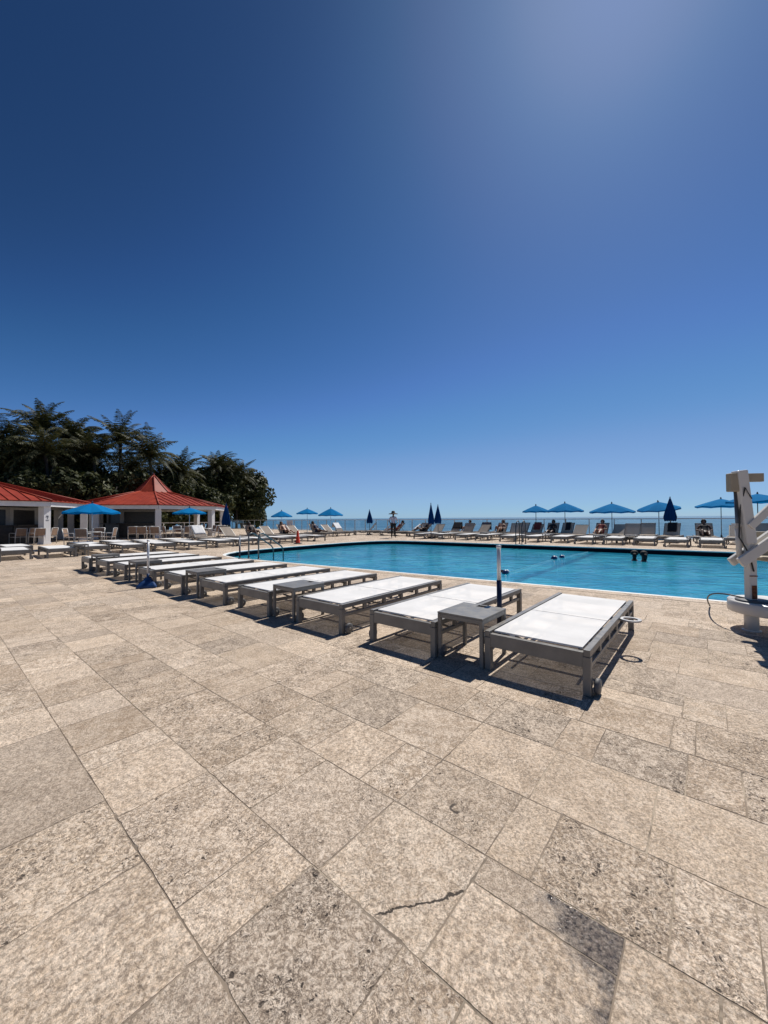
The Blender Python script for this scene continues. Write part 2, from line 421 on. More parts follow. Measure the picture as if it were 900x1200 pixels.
# ------------------------------------------------------------------ polygons
def chaikin(P, n=2, keep=()):
    for _ in range(n):
        Q = []
        for i in range(len(P)):
            a, b = P[i], P[(i + 1) % len(P)]
            Q += [a * .75 + b * .25, a * .25 + b * .75]
        P = Q
    return P
def clip(poly, p, n, side):
    """keep the part of poly where side * (x - p).n >= 0"""
    out = []
    for i in range(len(poly)):
        a, b = poly[i], poly[(i + 1) % len(poly)]
        da, db = side * (a - p).dot(n), side * (b - p).dot(n)
        if da >= 0: out.append(a)
        if (da > 0 > db) or (da < 0 < db): out.append(a.lerp(b, da / (da - db)))
    return out
def area(P):
    return sum(P[i].x * P[(i + 1) % len(P)].y - P[(i + 1) % len(P)].x * P[i].y for i in range(len(P))) / 2
def subtract_convex(poly, conv):
    """pieces of poly outside the convex counter-clockwise polygon conv"""
    out = []; rem = poly
    for i in range(len(conv)):
        a, b = conv[i], conv[(i + 1) % len(conv)]; d = b - a; n = Vector((d.y, -d.x)).normalized()
        o = clip(rem, a, n, 1)
        if len(o) > 2 and abs(area(o)) > 1e-5: out.append(o)
        rem = clip(rem, a, n, -1)
        if len(rem) < 3 or abs(area(rem)) < 1e-6: return out
    return out
def v2(p): return Vector((p.x, p.y))
def P2(u, v): return v2(UV(u, v))

corner = [P2(5.16, -9.3), P2(5.40, -10.6), P2(6.6, -11.45), P2(11.9, -11.6), P2(13.45, -10.9), P2(13.70, -9.3)]
pool = [P2(6.72, 7.5)] + chaikin([P2(5.16, -9.2)] + corner + [P2(13.72, -9.2)], 2)[1:-3] + [P2(14.75, 7.5)]
if area(pool) < 0: pool.reverse()
def hull(P):
    P = sorted(P, key=lambda p: (p.x, p.y))
    def half(it):
        h = []
        for p in it:
            while len(h) > 1 and (h[-1] - h[-2]).cross(p - h[-2]) <= 1e-9: h.pop()
            h.append(p)
        return h[:-1]
    return half(P) + half(reversed(P))
pool = hull([P for P in pool])
def offset(P, d):
    out = []; n = len(P)
    for i in range(n):
        a, b, c = P[i - 1], P[i], P[(i + 1) % n]
        e1 = (b - a).normalized(); e2 = (c - b).normalized()
        n1 = Vector((e1.y, -e1.x)); n2 = Vector((e2.y, -e2.x)); m = (n1 + n2).normalized()
        out.append(b + m * (d / max(.3, m.dot(n1))))
    return out
coping_out = offset(pool, .34)
nose_out = offset(pool, .10)

# ------------------------------------------------------------------ deck of stone slabs
DU0, DU1, DV0, DV1 = -9.0, 21.9, -41.0, 8.0          # eye heights
def build_deck():
    u0, u1 = DU0 * H, DU1 * H; w0, w1 = DV0 * H, DV1 * H
    rng = random.Random(11)
    verts, faces, attr = [], [], []
    def w(u, v): p = U * u + V * v; return Vector((p.x, p.y))
    # courses 0.45 m wide run along the pool; joints of the nearest ones as they lie in the place (metres)
    known = {.13: (-3.24, -2.24, -1.73, -1.22, -.86), .565: (-2.78, -2.57, -2.07, -1.43, -1.20, -.755, -.54), .98: (-2.04, -1.65, -1.165, -.69, -.22), 1.45: (-2.04, -1.81, -1.40, -1.15, -.70, -.525, -.11, .11),
             1.867: (-1.635, -1.15, -.675, -.205), 2.37: (-1.15, -.715, -.51, -.10, .12), 2.79: (-.67, -.185, -.07)}
    edges = [.13, .565, .98, 1.45, 1.867, 2.37, 2.79, 3.26]
    while edges[0] > u0: edges.insert(0, edges[0] - rng.choice((.43, .45, .46, .30)))
    while edges[-1] < u1: edges.append(edges[-1] + rng.choice((.42, .45, .46, .48)))
    rects = []
    for ua, ub in zip(edges, edges[1:]):
        js = list(known.get(ua, (rng.uniform(-1, 0),)))
        step = lambda: rng.choice((.22, .23, .30, .44, .45, .46, .58, .66))
        while js[-1] < w1: js.append(js[-1] + step())
        while js[0] > w0: js.insert(0, js[0] - step())
        for va, vb in zip(js, js[1:]):
            if ua == .98 and va == -.69: cut = 1.315
            elif vb - va > .5 and ua not in known and rng.random() < .25: cut = ua + (ub - ua) * rng.choice((.33, .5, .66))
            else: cut = None
            for a, b in (((ua, cut), (cut, ub)) if cut else ((ua, ub),)):
                rects.append((a, va, b - a, vb - va))
    look = {(.98, -.69): (.55, .16, .60), (1.315, -.69): (.6, .2, .52), (.98, -1.165): (.85, .35, .92), (.565, -1.20): (.5, .97, .41), (.565, -1.43): (.6, .40, .33), (.13, -1.73): (.55, .12, .60), (.13, -1.22): (.45, .35, .25),
            (1.45, -.525): (.6, .95, .57), (1.45, -.11): (.5, .72, .61), (1.867, -.675): (.7, .10, .64), (1.867, -.205): (.85, .12, .36), (2.37, -.10): (.05, .5, .55), (1.867, -1.15): (.7, .3, .31), (.565, -2.07): (.5, .7, .5), (.98, -1.65): (.6, .55, .66)}
    for (a, b, da, db) in rects:
        a1, b1 = min(a + da, u1), min(b + db, w1)
        a0, b0 = max(a, u0), max(b, w0)
        if a1 - a0 < .03 or b1 - b0 < .03: continue
        c = w((a0 + a1) / 2, (b0 + b1) / 2); dist = c.length
        r = (rng.random(), rng.random(), rng.random(), 1)
        for (ka, kb), kv in look.items():
            if abs(a - ka) < .002 and abs(b - kb) < .002: r = kv + (1,)
        g = .0008 + rng.random() * .0012
        zt = -rng.random() * .0015
        near = dist < 6.5
        if near:
            # worn, slightly wavy outline with a rounded arris
            ring = []
            for (p, q_) in (((a0, b0), (a1, b0)), ((a1, b0), (a1, b1)), ((a1, b1), (a0, b1)), ((a0, b1), (a0, b0))):
                L = math.hypot(q_[0] - p[0], q_[1] - p[1]); n = max(2, int(L / .022))
                for i in range(n): ring.append((p[0] + (q_[0] - p[0]) * i / n, p[1] + (q_[1] - p[1]) * i / n))
            ca, cb = (a0 + a1) / 2, (b0 + b1) / 2
            n = len(ring); ph = rng.random() * 99; k0 = len(verts)
            lo, hi = [], []
            from mathutils import noise
            for (p, q_) in ring:
                j = abs(noise.noise(Vector((p * 9, q_ * 9, ph)))) * .0045 + max(0, noise.noise(Vector((p * 24, q_ * 24, ph + 9))) - .28) * .016
                for inset, z, lst in ((g, -.0075, lo), (g + .0005 + j, zt, hi)):
                    x = p + (inset if p < ca - 1e-6 else -inset) * min(1, abs(p - ca) / ((a1 - a0) / 2) * 1.0) ** 6
                    y = q_ + (inset if q_ < cb else -inset) * min(1, abs(q_ - cb) / ((b1 - b0) / 2) * 1.0) ** 6
                    t = w(x, y); lst.append((t.x, t.y, z))
            verts += lo + hi
            faces.append(tuple(k0 + n + i for i in range(n))); attr.append(r)
            for i in range(n):
                faces.append((k0 + i, k0 + (i + 1) % n, k0 + n + (i + 1) % n, k0 + n + i)); attr.append(r)
            continue
        g += .0002
        quad = [w(a0 + g, b0 + g), w(a1 - g, b0 + g), w(a1 - g, b1 - g), w(a0 + g, b1 - g)]
        if area(quad) < 0: quad.reverse()
        for poly in subtract_convex(quad, coping_out):
            k0 = len(verts); n = len(poly)
            verts += [(p.x, p.y, zt) for p in poly]
            faces.append(tuple(range(k0, k0 + n))); attr.append(r)
    me = bpy.data.meshes.new('pool_deck'); me.from_pydata(verts, [], faces)
    bm = bmesh.new(); bm.from_mesh(me); bmesh.ops.recalc_face_normals(bm, faces=bm.faces)
    for f in bm.faces:
        if f.normal.z < -.5: f.normal_flip()
    bm.to_mesh(me); bm.free()
    a = me.attributes.new('slab', 'FLOAT_COLOR', 'FACE')
    a.data.foreach_set('color', [x for r in attr for x in r])
    me.materials.append(M['stone'])
    o = bpy.data.objects.new('pool_deck', me); col.objects.link(o); tag(o, 'beige coral stone deck of mixed rectangular slabs', kind='structure')
    # bedding under the joints
    q4 = [P2(DU0, DV0), P2(DU1, DV0), P2(DU1, DV1), P2(DU0, DV1)]
    if area(q4) < 0: q4.reverse()
    mb = MB()
    for p in subtract_convex(q4, coping_out): mb.add([(a.x, a.y, -.0024) for a in p], [tuple(range(len(p)))])
    tag(mb.build('deck_bedding', M['grout']), 'dark joints under the stone deck', kind='structure')
    mb = MB()                                           # edge of the raised deck
    n = len(q4)
    for i in range(n):
        a, b = q4[i], q4[(i + 1) % n]
        mb.add([(a.x, a.y, -.6), (b.x, b.y, -.6), (b.x, b.y, -.008), (a.x, a.y, -.008)], [(0, 1, 2, 3)])
    tag(mb.build('deck_edge', M['white_paint']), 'low outer face of the raised deck', kind='structure')
build_deck()

def ring_strip(mb, A, B, za, zb, mi=0):
    n = len(A)
    for i in range(n):
        j = (i + 1) % n
        mb.add([(A[i].x, A[i].y, za), (A[j].x, A[j].y, za), (B[j].x, B[j].y, zb), (B[i].x, B[i].y, zb)], [(0, 1, 2, 3)], mi=mi)
def build_pool():
    mb = MB()
    # coping stones, cut every 0.6 m, and a pale worn nose
    def resample(A, B, step):
        a, b = [], []
        for i in range(len(A)):
            j = (i + 1) % len(A); n = max(1, round((A[j] - A[i]).length / step))
            for k in range(n): a.append(A[i].lerp(A[j], k / n)); b.append(B[i].lerp(B[j], k / n))
        return a, b
    A, B = resample(nose_out, coping_out, .6)
    attr = []
    rng = random.Random(5)
    n = len(A)
    for i in range(n):
        j = (i + 1) % n
        e = .003 / max(.01, (A[j] - A[i]).length)
        p, q_, s, t = A[i].lerp(A[j], e), A[j].lerp(A[i], e), B[j].lerp(B[i], e), B[i].lerp(B[j], e)
        mb.add([(p.x, p.y, .004), (q_.x, q_.y, .004), (s.x, s.y, .004), (t.x, t.y, .004)], [(3, 2, 1, 0)])
        attr.append((rng.random(), rng.random() * .6, rng.random(), 1))
    ring_strip(mb, coping_out, coping_out, -.02, .0035); ring_strip(mb, nose_out, coping_out, -.003, -.003)
    k = len(mb.f) - len(attr); attr += [(.6, .3, .5, 1)] * k
    o = mb.build('pool_coping', M['stone'])
    a = o.data.attributes.new('slab', 'FLOAT_COLOR', 'FACE'); a.data.foreach_set('color', [x for r in attr for x in r])
    tag(o, 'stone coping round the pool', kind='structure')
    mb = MB(); inn = offset(pool, -.0)
    lip = offset(pool, .012)
    ring_strip(mb, nose_out, lip, .006, .006); ring_strip(mb, lip, inn, .006, -.008); ring_strip(mb, inn, inn, -.008, -.04)
    ring_strip(mb, inn, offset(pool, .03), -.04, -.042)
    tag(mb.build('coping_nose', M['nose']), 'pale rounded inner edge of the pool coping', kind='structure')
    mb = MB(); wall = offset(pool, .03)
    ring_strip(mb, wall, wall, -.035, -1.35)
    mb.add([(p.x, p.y, -1.35) for p in wall], [tuple(range(len(wall)))])
    tag(mb.build('pool_basin', M['tile']), 'dark tiled wall and floor of the pool', kind='structure')
    mb = MB(); mb.add([(p.x, p.y, WZ) for p in wall], [tuple(range(len(wall)))])
    tag(mb.build('pool_water', M['pool']), 'rippled turquoise swimming pool water', kind='structure')
build_pool()

# land round the deck, beach and sea
def build_land():
    mb = MB()
    cs = [P2(-60, -140), P2(21.0, -140), P2(21.0, 120), P2(-60, 120)]
    mb.add([(p.x, p.y, -.6) for p in cs], [(0, 1, 2, 3)])
    tag(mb.build('ground', M['soil']), 'dark planting soil round the pool deck', kind='structure')
    mb = MB()
    prof = [(21.0, -.604), (26, -1.4), (40, -3.0), (60, -4.6), (80, -5.6)]
    for (a, za), (b, zb) in zip(prof, prof[1:]):
        q = [UV(a, -160, za), UV(a, 160, za), UV(b, 160, zb), UV(b, -160, zb)]
        mb.add(q, [(3, 2, 1, 0)])
    tag(mb.build('beach', M['sand']), 'pale sand sloping down to the sea', kind='structure')
    mb = MB()
    q = [UV(45, -30000, -4.0), UV(45, 30000, -4.0), UV(30000, 30000, -4.0), UV(30000, -30000, -4.0)]
    mb.add(q, [(3, 2, 1, 0)])
    tag(mb.build('sea', M['sea']), 'blue sea reaching the horizon', kind='structure')
build_land()

# ------------------------------------------------------------------ loungers
LW, LL, LH = .85, 2.24, .345
def lounger_frame(t, detail=True):
    f = MB()
    for s in (-1, 1):
        x = s * (LW / 2 - .025)
        f.box((x, LL / 2, LH - .026), (.048, LL, .052))
        f.box((x, LL / 2, .212), (.036, LL - .112, .036))
        for y in (.42, .80, 1.18, 1.56, 1.92): f.box((x, y, .2615), (.034, .05, .062))
    f.box((0, .028, LH - .08), (LW - .1, .05, .115)); f.box((0, LL - .028, LH - .06), (LW - .1, .05, .07))
    for y in (.55, 1.0, 1.5): f.box((0, y, .268), (LW - .1, .035, .03))
    f.build('frame', M['frame'], t, bevel=.004)
    for sx in (-1, 1):
        for y in (.028, LL - .028):
            MB().box((sx * (LW / 2 - .027), y, .1455), (.056, .06, .291)).build('leg', M['frame'], t, bevel=.004)
    for s in (-1, 1):
        x = s * (LW / 2 + .030)
        ax = Matrix.Rotation(R(90), 3, 'Y')
        w = MB().lathe([(.012, -.018), (.052, -.018), (.060, -.011), (.060, .011), (.052, .018), (.012, .018)], (x, .085, .060), 18, axis=ax).build('wheel', M['rubber'], t)
        MB().lathe([(.0, -.021), (.018, -.021), (.018, .021), (.0, .021)], (x, .085, .060), 12, axis=ax).build('hub', M['frame'], w)
    # folding prop under the back panel
    z = .238
    pts = [(-.27, .34, z), (-.27, .52, .16), (-.27, .95, .15), (-.22, 1.02, .15), (.22, 1.02, .15), (.27, .95, .15), (.27, .52, .16), (.27, .34, z)]
    MB().tube(pts, .012, 8).build('support_tube', M['frame'], t)
def sling_panel(t, a, b, m, sag=.008, thick=.014, hw=LW / 2 - .066):
    """a stretched panel between two (y, z) edges"""
    mb = MB(); n, k = 6, 8; top, bot = [], []
    for i in range(n + 1):
        for j in range(k + 1):
            s = i / n; x = -hw + 2 * hw * j / k
            y = a[0] + (b[0] - a[0]) * s; z = a[1] + (b[1] - a[1]) * s - sag * math.sin(math.pi * s) * (1 - (x / hw) ** 4)
            top.append((x, y, z)); bot.append((x, y, z - thick))
    g = lambda i, j: i * (k + 1) + j
    fs = [(g(i, j), g(i, j + 1), g(i + 1, j + 1), g(i + 1, j)) for i in range(n) for j in range(k)]
    mb.add(top, fs, True)
    ed = [g(0, j) for j in range(k)] + [g(i, k) for i in range(n)] + [g(n, j) for j in range(k, 0, -1)] + [g(i, 0) for i in range(n, 0, -1)]
    N = len(top); rim = [top[i] for i in ed] + [bot[i] for i in ed]; L = len(ed)
    mb.add(rim, [(i, i + L, (i + 1) % L + L, (i + 1) % L) for i in range(L)])
    return mb.build('sling_panel', m, t)
def make_flat():
    t = thing('sun_lounger', 'x', 'sun lounger')
    lounger_frame(t)
    sling_panel(t, (.062, .343), (1.02, .346), M['sling']); sling_panel(t, (1.035, .346), (LL - .06, .343), M['sling'])
    return t
def make_raised(m, ang=50, blen=.80):
    t = thing('sun_lounger', 'x', 'sun lounger')
    lounger_frame(t)
    hy = 1.34
    sling_panel(t, (.062, .343), (hy, .343), m)
    c, s = math.cos(R(ang)), math.sin(R(ang))
    p = sling_panel(t, (hy + .02, .36), (hy + blen * c, .36 + blen * s), m)
    b = MB()
    for sx in (-1, 1):
        b.bar((sx * (LW / 2 - .085), hy, .33), (sx * (LW / 2 - .085), hy + blen * c + .01, .355 + blen * s), .035, .03)
    b.bar((-.36, hy + blen * c + .004, .352 + blen * s), (.36, hy + blen * c + .004, .352 + blen * s), .03, .03)
    b.bar((0, hy + blen * c * .55, .33 + blen * s * .5), (0, hy + blen * c * .55 + .25, .25), .03, .03)
    b.build('back_frame', M['frame'], t, bevel=.003)
    return t
FLAT = make_flat(); RAISED = make_raised(M['sling_tan']); RAISED_LOW = make_raised(M['sling_tan'], 38, .85)
used = set()
def place(proto, u, v, az, label, group):
    o = proto if proto.name not in used else copy_tree(proto)
    used.add(proto.name)
    o.location = UV(u, v); o.rotation_euler = (0, 0, -az)
    tag(o, label, 'sun lounger', group)
    return o
row = [-.82, -1.81, -2.735, -3.76, -4.63, -5.68, -6.60, -7.72, -8.60, -9.58]
rowlab = ['white sling lounger closest to the camera, with a cup ring on its side rail',
          'white sling lounger pushed up against the table beside the navy umbrella pole',
          'white sling lounger, third in the poolside row counted from the cup ring one',
          'white sling lounger, fourth in the poolside row, with a dark side table over its corner',
          'white sling lounger, fifth in the poolside row counted from the cup ring one',
          'white sling lounger, sixth in the poolside row, beyond a dark side table',
          'white sling lounger, seventh in the poolside row, just beyond the blue umbrella base',
          'white sling lounger, eighth in the poolside row, behind the blue umbrella base',
          'white sling lounger, ninth in the poolside row, last but one towards the pavilions',
          'white sling lounger at the pavilion end of the poolside row']
loungers = []
for i, v in enumerate(row):
    loungers.append(place(FLAT, 2.405 + .036 * v, v, AZ + R((0, .3, -.5, .8, -.6, .9, -.4, .6, -1.0, .7)[i]), rowlab[i], 'loungers in the poolside row'))
# the first one carries a cup ring
first = copy_tree(loungers[0]); 
cr = MB()
cx, cy, cz, rr = LW / 2 + .085, 1.33, .318, .082
pts = [(cx + rr * math.cos(k * math.pi / 14), cy + rr * math.sin(k * math.pi / 14), cz) for k in range(29)]
for k in range(28):
    a0, a1 = k * math.pi / 14, (k + 1) * math.pi / 14
    vs = []
    for a in (a0, a1):
        for r_ in (rr - .018, rr + .012):
            for z in (cz - .008, cz + .008): vs.append((cx + r_ * math.cos(a), cy + r_ * math.sin(a), z))
    cr.add(vs, [(0, 2, 6, 4), (1, 5, 7, 3), (0, 4, 5, 1), (2, 3, 7, 6)])
cr.box((LW / 2 - .012, cy, .318), (.06, .05, .012))
cr.build('cup_ring', M['alu'], first)
tag(first, rowlab[0], 'sun lounger', 'loungers in the poolside row')
def drop(o):
    for c in list(o.children): drop(c)
    bpy.data.objects.remove(o)
# swap: the plain prototype becomes the first of the pavilion rows instead
FREE = [loungers[0]]
def place2(u, v, az, label, group):
    if FREE:
        o = FREE.pop(); o.location = UV(u, v); o.rotation_euler = (0, 0, -az); tag(o, label, 'sun lounger', group); return o
    return place(FLAT, u, v, az, label, group)

# rows at the pavilion end of the pool: long axis along -V
AZV = AZ - R(90)
for i, u in enumerate((.55, 1.45, 2.36, 3.22, 4.08, 4.95, 5.85)):
    dv = (.25, .0, .12, -.18, .05, .1, .42)[i]
    place2(u, -13.45 + dv, AZV + R((-2, 3, 2, -2, 1, 0, -2)[i]), 'flat white lounger, %s in the front pavilion row, counted towards the pool' % ORD[i], 'loungers in the front pavilion row')
for i, u in enumerate((.9, 1.75, 3.4, 4.4, 5.2, 6.25)):
    place2(u, -15.45 + (.1, 0, .2, 0, .5, .4)[i], AZV + R((2, -1, 1, 0, 2, -1)[i]), 'flat white lounger, %s in the second pavilion row, counted towards the pool' % ORD[i], 'loungers in the second pavilion row')
for i, u in enumerate((6.9, 7.75, 8.6, 9.5, 10.4, 11.3)):
    place2(u, -13.3 + (.1, 0, -.1, .1, 0, .1)[i], AZV + R((1, -2, 0, 2, 0, -1)[i]), 'flat grey framed lounger, %s beside the pool short end, counted from the handrails' % ORD[i], 'loungers along the pool short end')
short_raised = []
for i, (u, lo) in enumerate(((7.6, 0), (9.0, 1), (10.1, 0), (11.0, 1), (11.9, 0), (12.7, 1), (14.0, 0), (15.0, 1), (16.0, 0))):
    short_raised.append(place(RAISED_LOW if lo else RAISED, u, -15.6 - .1 * (i % 3), AZV + R(random.uniform(-4, 4)), 'raised taupe lounger, %s in the row behind the pool short end' % ORD[i], 'raised loungers behind the short end'))
# far side of the pool
f1 = [-10.6, -9.7, -8.4, -7.5, -6.3, -5.4, -4.35, -3.45, -2.55, -1.65, -.76, .12, 1.05]
for i, v in enumerate(f1):
    place(FLAT, 15.55 + (.0, .15, .05, .2, 0, .1, .25, 0, .15, .35, .05, .2, .1)[i] + .03 * v, v, AZ + R((0, 2, -2, 1, 0, 3, -3, 2, 0, -2, 1, 0, 2)[i]), 'flat lounger on the far pool edge, %s from the dark hatted person' % ORD[i], 'flat loungers on the far pool edge')
f2 = [-10.9, -10.0, -9.1, -8.2, -7.2, -6.35, -5.6, -5.05, -3.68, -2.92, -1.86, -1.15, .02, .82, 1.5]
far_raised = []
for i, v in enumerate(f2):
    far_raised.append(place(RAISED if i % 4 != 1 else RAISED_LOW, 18.2 + (.1, 0, .2, .1, .3)[i % 5] * .6 - (.35 if v > -1.5 else 0), v, AZ + R(random.uniform(-5, 5)), 'raised taupe lounger before the glass fence, %s from the dark hatted person' % ORD[i], 'raised loungers along the glass fence'))
for i, v in enumerate((-12.0, -11.2, -9.55, -8.7, -6.9, -4.3, -2.35)):
    place(RAISED_LOW if i % 2 else RAISED, 16.75 + .2 * (i % 3), v + .05, AZ + R(random.uniform(-9, 9)), 'raised taupe lounger between the two far rows, %s from the dark hatted person' % ORD[i], 'raised loungers between the far rows')
for i, v in enumerate((-9.95, -7.75, -5.0, -2.1, -.35)):
    o_ = (v, i)
    FAR_TABLES = globals().setdefault('FAR_TABLES', []); FAR_TABLES.append(o_)
far_side = []
for i, v in enumerate((-12.6, -13.5, -14.5, -15.6, -16.7)):
    far_side.append(place(RAISED_LOW if i % 2 else RAISED, 17.0, v, AZ + R(40 + 6 * (i % 2)), 'raised pale lounger between the umbrella groups, %s from the dark hatted person' % ORD[i], 'raised loungers between the umbrella groups'))

# ------------------------------------------------------------------ side tables
def make_table():
    t = thing('side_table', 'x', 'side table')
    w, d, h = .47, .53, .445
    b = MB(); z = h - .008
    b.box((0, -.06, z), (w, d - .12, .016))                                   # top, in three pieces round the pole slot
    b.box((-.14, d / 2 - .06, z), (w / 2 - .045, .12, .016)); b.box((.14, d / 2 - .06, z), (w / 2 - .045, .12, .016))
    b.box((0, d / 2 - .015, z), (.09, .03, .016)); b.box((0, d / 2 - .11, z), (.09, .02, .016))
    b.build('table_top', M['frame'], t, bevel=.003)
    f = MB()
    for s in (-1, 1):
        f.box((s * (w / 2 - .016), 0, h - .036), (.028, d - .07, .038)); f.box((0, s * (d / 2 - .016), h - .036), (w - .07, .028, .038))
    f.build('apron', M['frame'], t, bevel=.003)
    for sx in (-1, 1):
        for sy in (-1, 1):
            MB().box((sx * (w / 2 - .0185), sy * (d / 2 - .0185), (h - .018) / 2), (.034, .034, h - .018)).build('leg', M['frame'], t, bevel=.003)
    return t
TAB = make_table()
tl = ['dark grey side table beside the tall navy umbrella pole', 'dark grey side table between the third and fourth poolside loungers',
      'dark grey side table between the fifth and sixth poolside loungers', 'dark grey side table right behind the pole with the blue base, between poolside loungers',
      'dark grey side table at the pavilion end of the poolside row']
tl[3] = 'dark grey side table between the seventh and eighth poolside loungers, past the blue base'
for i, (a, b) in enumerate(((0, 1), (2, 3), (4, 5), (6, 7), (8, 9))):
    o = TAB if i == 0 else copy_tree(TAB)
    v = (row[a] + row[b]) / 2
    o.location = UV(2.405 + .036 * v + .20, v); o.rotation_euler = (0, 0, -AZ); tag(o, tl[i], 'side table', 'side tables in the poolside row')
for i, (u, v) in enumerate(((1.0, -13.3), (2.78, -13.55), (15.9, -3.0), (15.9, .6))):
    o = copy_tree(TAB); o.location = UV(u, v); o.rotation_euler = (0, 0, -AZV)
    tag(o, ['dark side table between loungers close to the larger bar pavilion', 'dark side table in the front pavilion row under the open umbrella side', 'dark side table on the far pool edge near two ladder posts', 'dark side table on the far pool edge by the lift post'][i], 'side table', 'side tables in the outer rows')

for v, i in FAR_TABLES:
    o = copy_tree(TAB); o.location = UV(16.45, v); o.rotation_euler = (0, 0, -AZ)
    tag(o, 'dark side table between the far lounger rows, %s from the dark hatted person' % ORD[i], 'side table', 'side tables in the outer rows')

# ------------------------------------------------------------------ umbrella stands without umbrellas
def umbrella_stand(loc, label, h, split, lower, upper, base):
    t = thing('umbrella_stand', label, 'umbrella stand', loc, 0, 'empty umbrella stands')
    MB().tube([(0, 0, .05), (0, 0, split)], .027, 16).build('lower_sleeve', lower, t)
    MB().tube([(0, 0, split - .002), (0, 0, h)], .0215, 16).build('pole', upper, t)
    MB().lathe([(.0, h + .004), (.026, h + .004), (.026, h - .03), (.022, h - .03)][::-1], (0, 0, 0), 14).build('collar', M['pole_white'], t)
    MB().box((.03, 0, split + .10), (.03, .018, .03)).build('clamp_knob', M['navy'], t)
    if base == 'plate':
        MB().lathe([(.21, 0), (.215, .012), (.20, .035), (.05, .055), (.035, .11), (.0, .11)], (0, 0, 0), 24).build('base', M['dark_pole'], t)
    elif base == 'block':
        b = MB()
        o0 = [(-.175, -.175, 0), (.175, -.175, 0), (.175, .175, 0), (-.175, .175, 0)]; rings = [o0]
        for s, z in ((1, .045), (.93, .06), (.72, .11), (.45, .145), (.28, .20)): rings.append([(p[0] * s, p[1] * s, z) for p in o0])
        vs = [p for r_ in rings for p in r_]
        fs = [(3, 2, 1, 0)] + [(i * 4 + k, i * 4 + (k + 1) % 4, i * 4 + 4 + (k + 1) % 4, i * 4 + 4 + k) for i in range(5) for k in range(4)] + [(20, 21, 22, 23)]
        b.add(vs, fs); b.build('base', M['base_blue'], t, bevel=.02)
    else:
        MB().lathe([(.09, 0), (.09, .012), (.04, .03), (.0, .03)], (0, 0, 0), 18).build('base', M['steel'], t)
    return t
umbrella_stand(UV(3.0, -1.30), 'empty umbrella pole with navy lower sleeve standing behind the closest side table', .77 * H, .489 * H, M['navy'], M['pole_white'], 'plate')
o = umbrella_stand(G(173.5, 688), 'empty white umbrella pole on a blue block base', .70 * H, .20 * H, M['base_blue'], M['pole_white'], 'block'); o.rotation_euler[2] = R(20)
umbrella_stand(G(281, 655), 'empty umbrella pole with black lower half at the pool corner by the handrails', .58 * H, .33 * H, M['navy'], M['pole_white'], 'flange')

# ------------------------------------------------------------------ parasols
def canopy_mesh(r, zr, zt, n=8, val=.10):
    mb = MB(); rings = 6; per = 6; vs = [(0, 0, zt)]
    for i in range(1, rings + 1):
        s = i / rings
        for k in range(n * per):
            a = 2 * math.pi * k / (n * per); f = (k % per) / per; cr_ = math.cos(math.pi / n) / math.cos((f - .5) * 2 * math.pi / n)
            sagf = 1 - abs(f - .5) * 2
            z = zt + (zr - zt) * (s ** 1.12) - .05 * r * sagf * s * s
            vs.append((r * s * (cr_ * .5 + .5) * math.cos(a), r * s * (cr_ * .5 + .5) * math.sin(a), z))
    N = n * per
    fs = [(0, 1 + k, 1 + (k + 1) % N) for k in range(N)]
    for i in range(rings - 1):
        fs += [(1 + i * N + k, 1 + (i + 1) * N + k, 1 + (i + 1) * N + (k + 1) % N, 1 + i * N + (k + 1) % N) for k in range(N)]
    last = vs[-N:]
    mb.add(vs, fs, False)
    rim = last + [(p[0] * 1.0, p[1] * 1.0, p[2] - val * (1 - .25 * math.sin(math.pi * ((k % per) / per)))) for k, p in enumerate(last)]
    mb.add(rim, [(k, k + N, (k + 1) % N + N, (k + 1) % N) for k in range(N)])
    return mb
def parasol(px, D, top, rim, wpx, label, tilt=0, pole=None, rot=0, group='open blue parasols'):
    loc = AT(px, D); zt, zr, r = ZAT(px, top, D), ZAT(px, rim, D), wpx / 2 / 450 * D * H
    t = thing('parasol', label, 'parasol', loc, rot, group)
    h = bpy.data.objects
    c = canopy_mesh(r, zr + .09, zt - .05, val=.085).build('canopy', M['canopy'], t)
    MB().tube([(0, 0, .06), (0, 0, zt - .03)], .02, 12).build('pole', pole or M['dark_pole'], t)
    MB().lathe([(.0, zt + .06), (.03, zt + .03), (.03, zt), (.055, zt - .04), (.0, zt - .05)][::-1], (0, 0, 0), 12).build('finial', M['navy'], t)
    for k in range(8):
        a = k * math.pi / 4
        MB().tube([(0.02 * math.cos(a), .02 * math.sin(a), zt - .09), (r * .97 * math.cos(a), r * .97 * math.sin(a), zr + .075)], .008, 6).build('rib', M['pole_white'], t)
    MB().lathe([(.26, 0), (.26, .05), (.22, .075), (.05, .09), (.04, .22), (.0, .22)], (0, 0, 0), 24).build('base', M['dark_pole'], t)
    if tilt:
        m = Matrix.Translation((0, 0, zr - .2)) @ Matrix.Rotation(tilt, 4, 'Y') @ Matrix.Translation((0, 0, -(zr - .2)))
        for ch in t.children:
            if ch.name.split('.')[0] in ('canopy', 'rib', 'finial'): ch.data.transform(m)
    return t
parasol(108, 14.0, 588.5, 602, 57, 'bright blue open parasol in front of the gap between the pavilions', pole=M['pole_white'], rot=.2)
parasol(222, 17.6, 594, 602.5, 37, 'bright blue open parasol under the peaked pavilion eave', pole=M['pole_white'], rot=.1)
parasol(330, 26, 598, 606, 25, 'small blue open parasol standing next to the sea grape trees', pole=M['pole_white'])
parasol(360, 27, 595.5, 602.5, 25, 'small blue open parasol, second from the sea grape trees', pole=M['pole_white'], rot=.3)
parasol(387.5, 26, 595, 604.5, 29, 'blue open parasol, third from the sea grape trees, above dark loungers', pole=M['pole_white'], rot=.15)
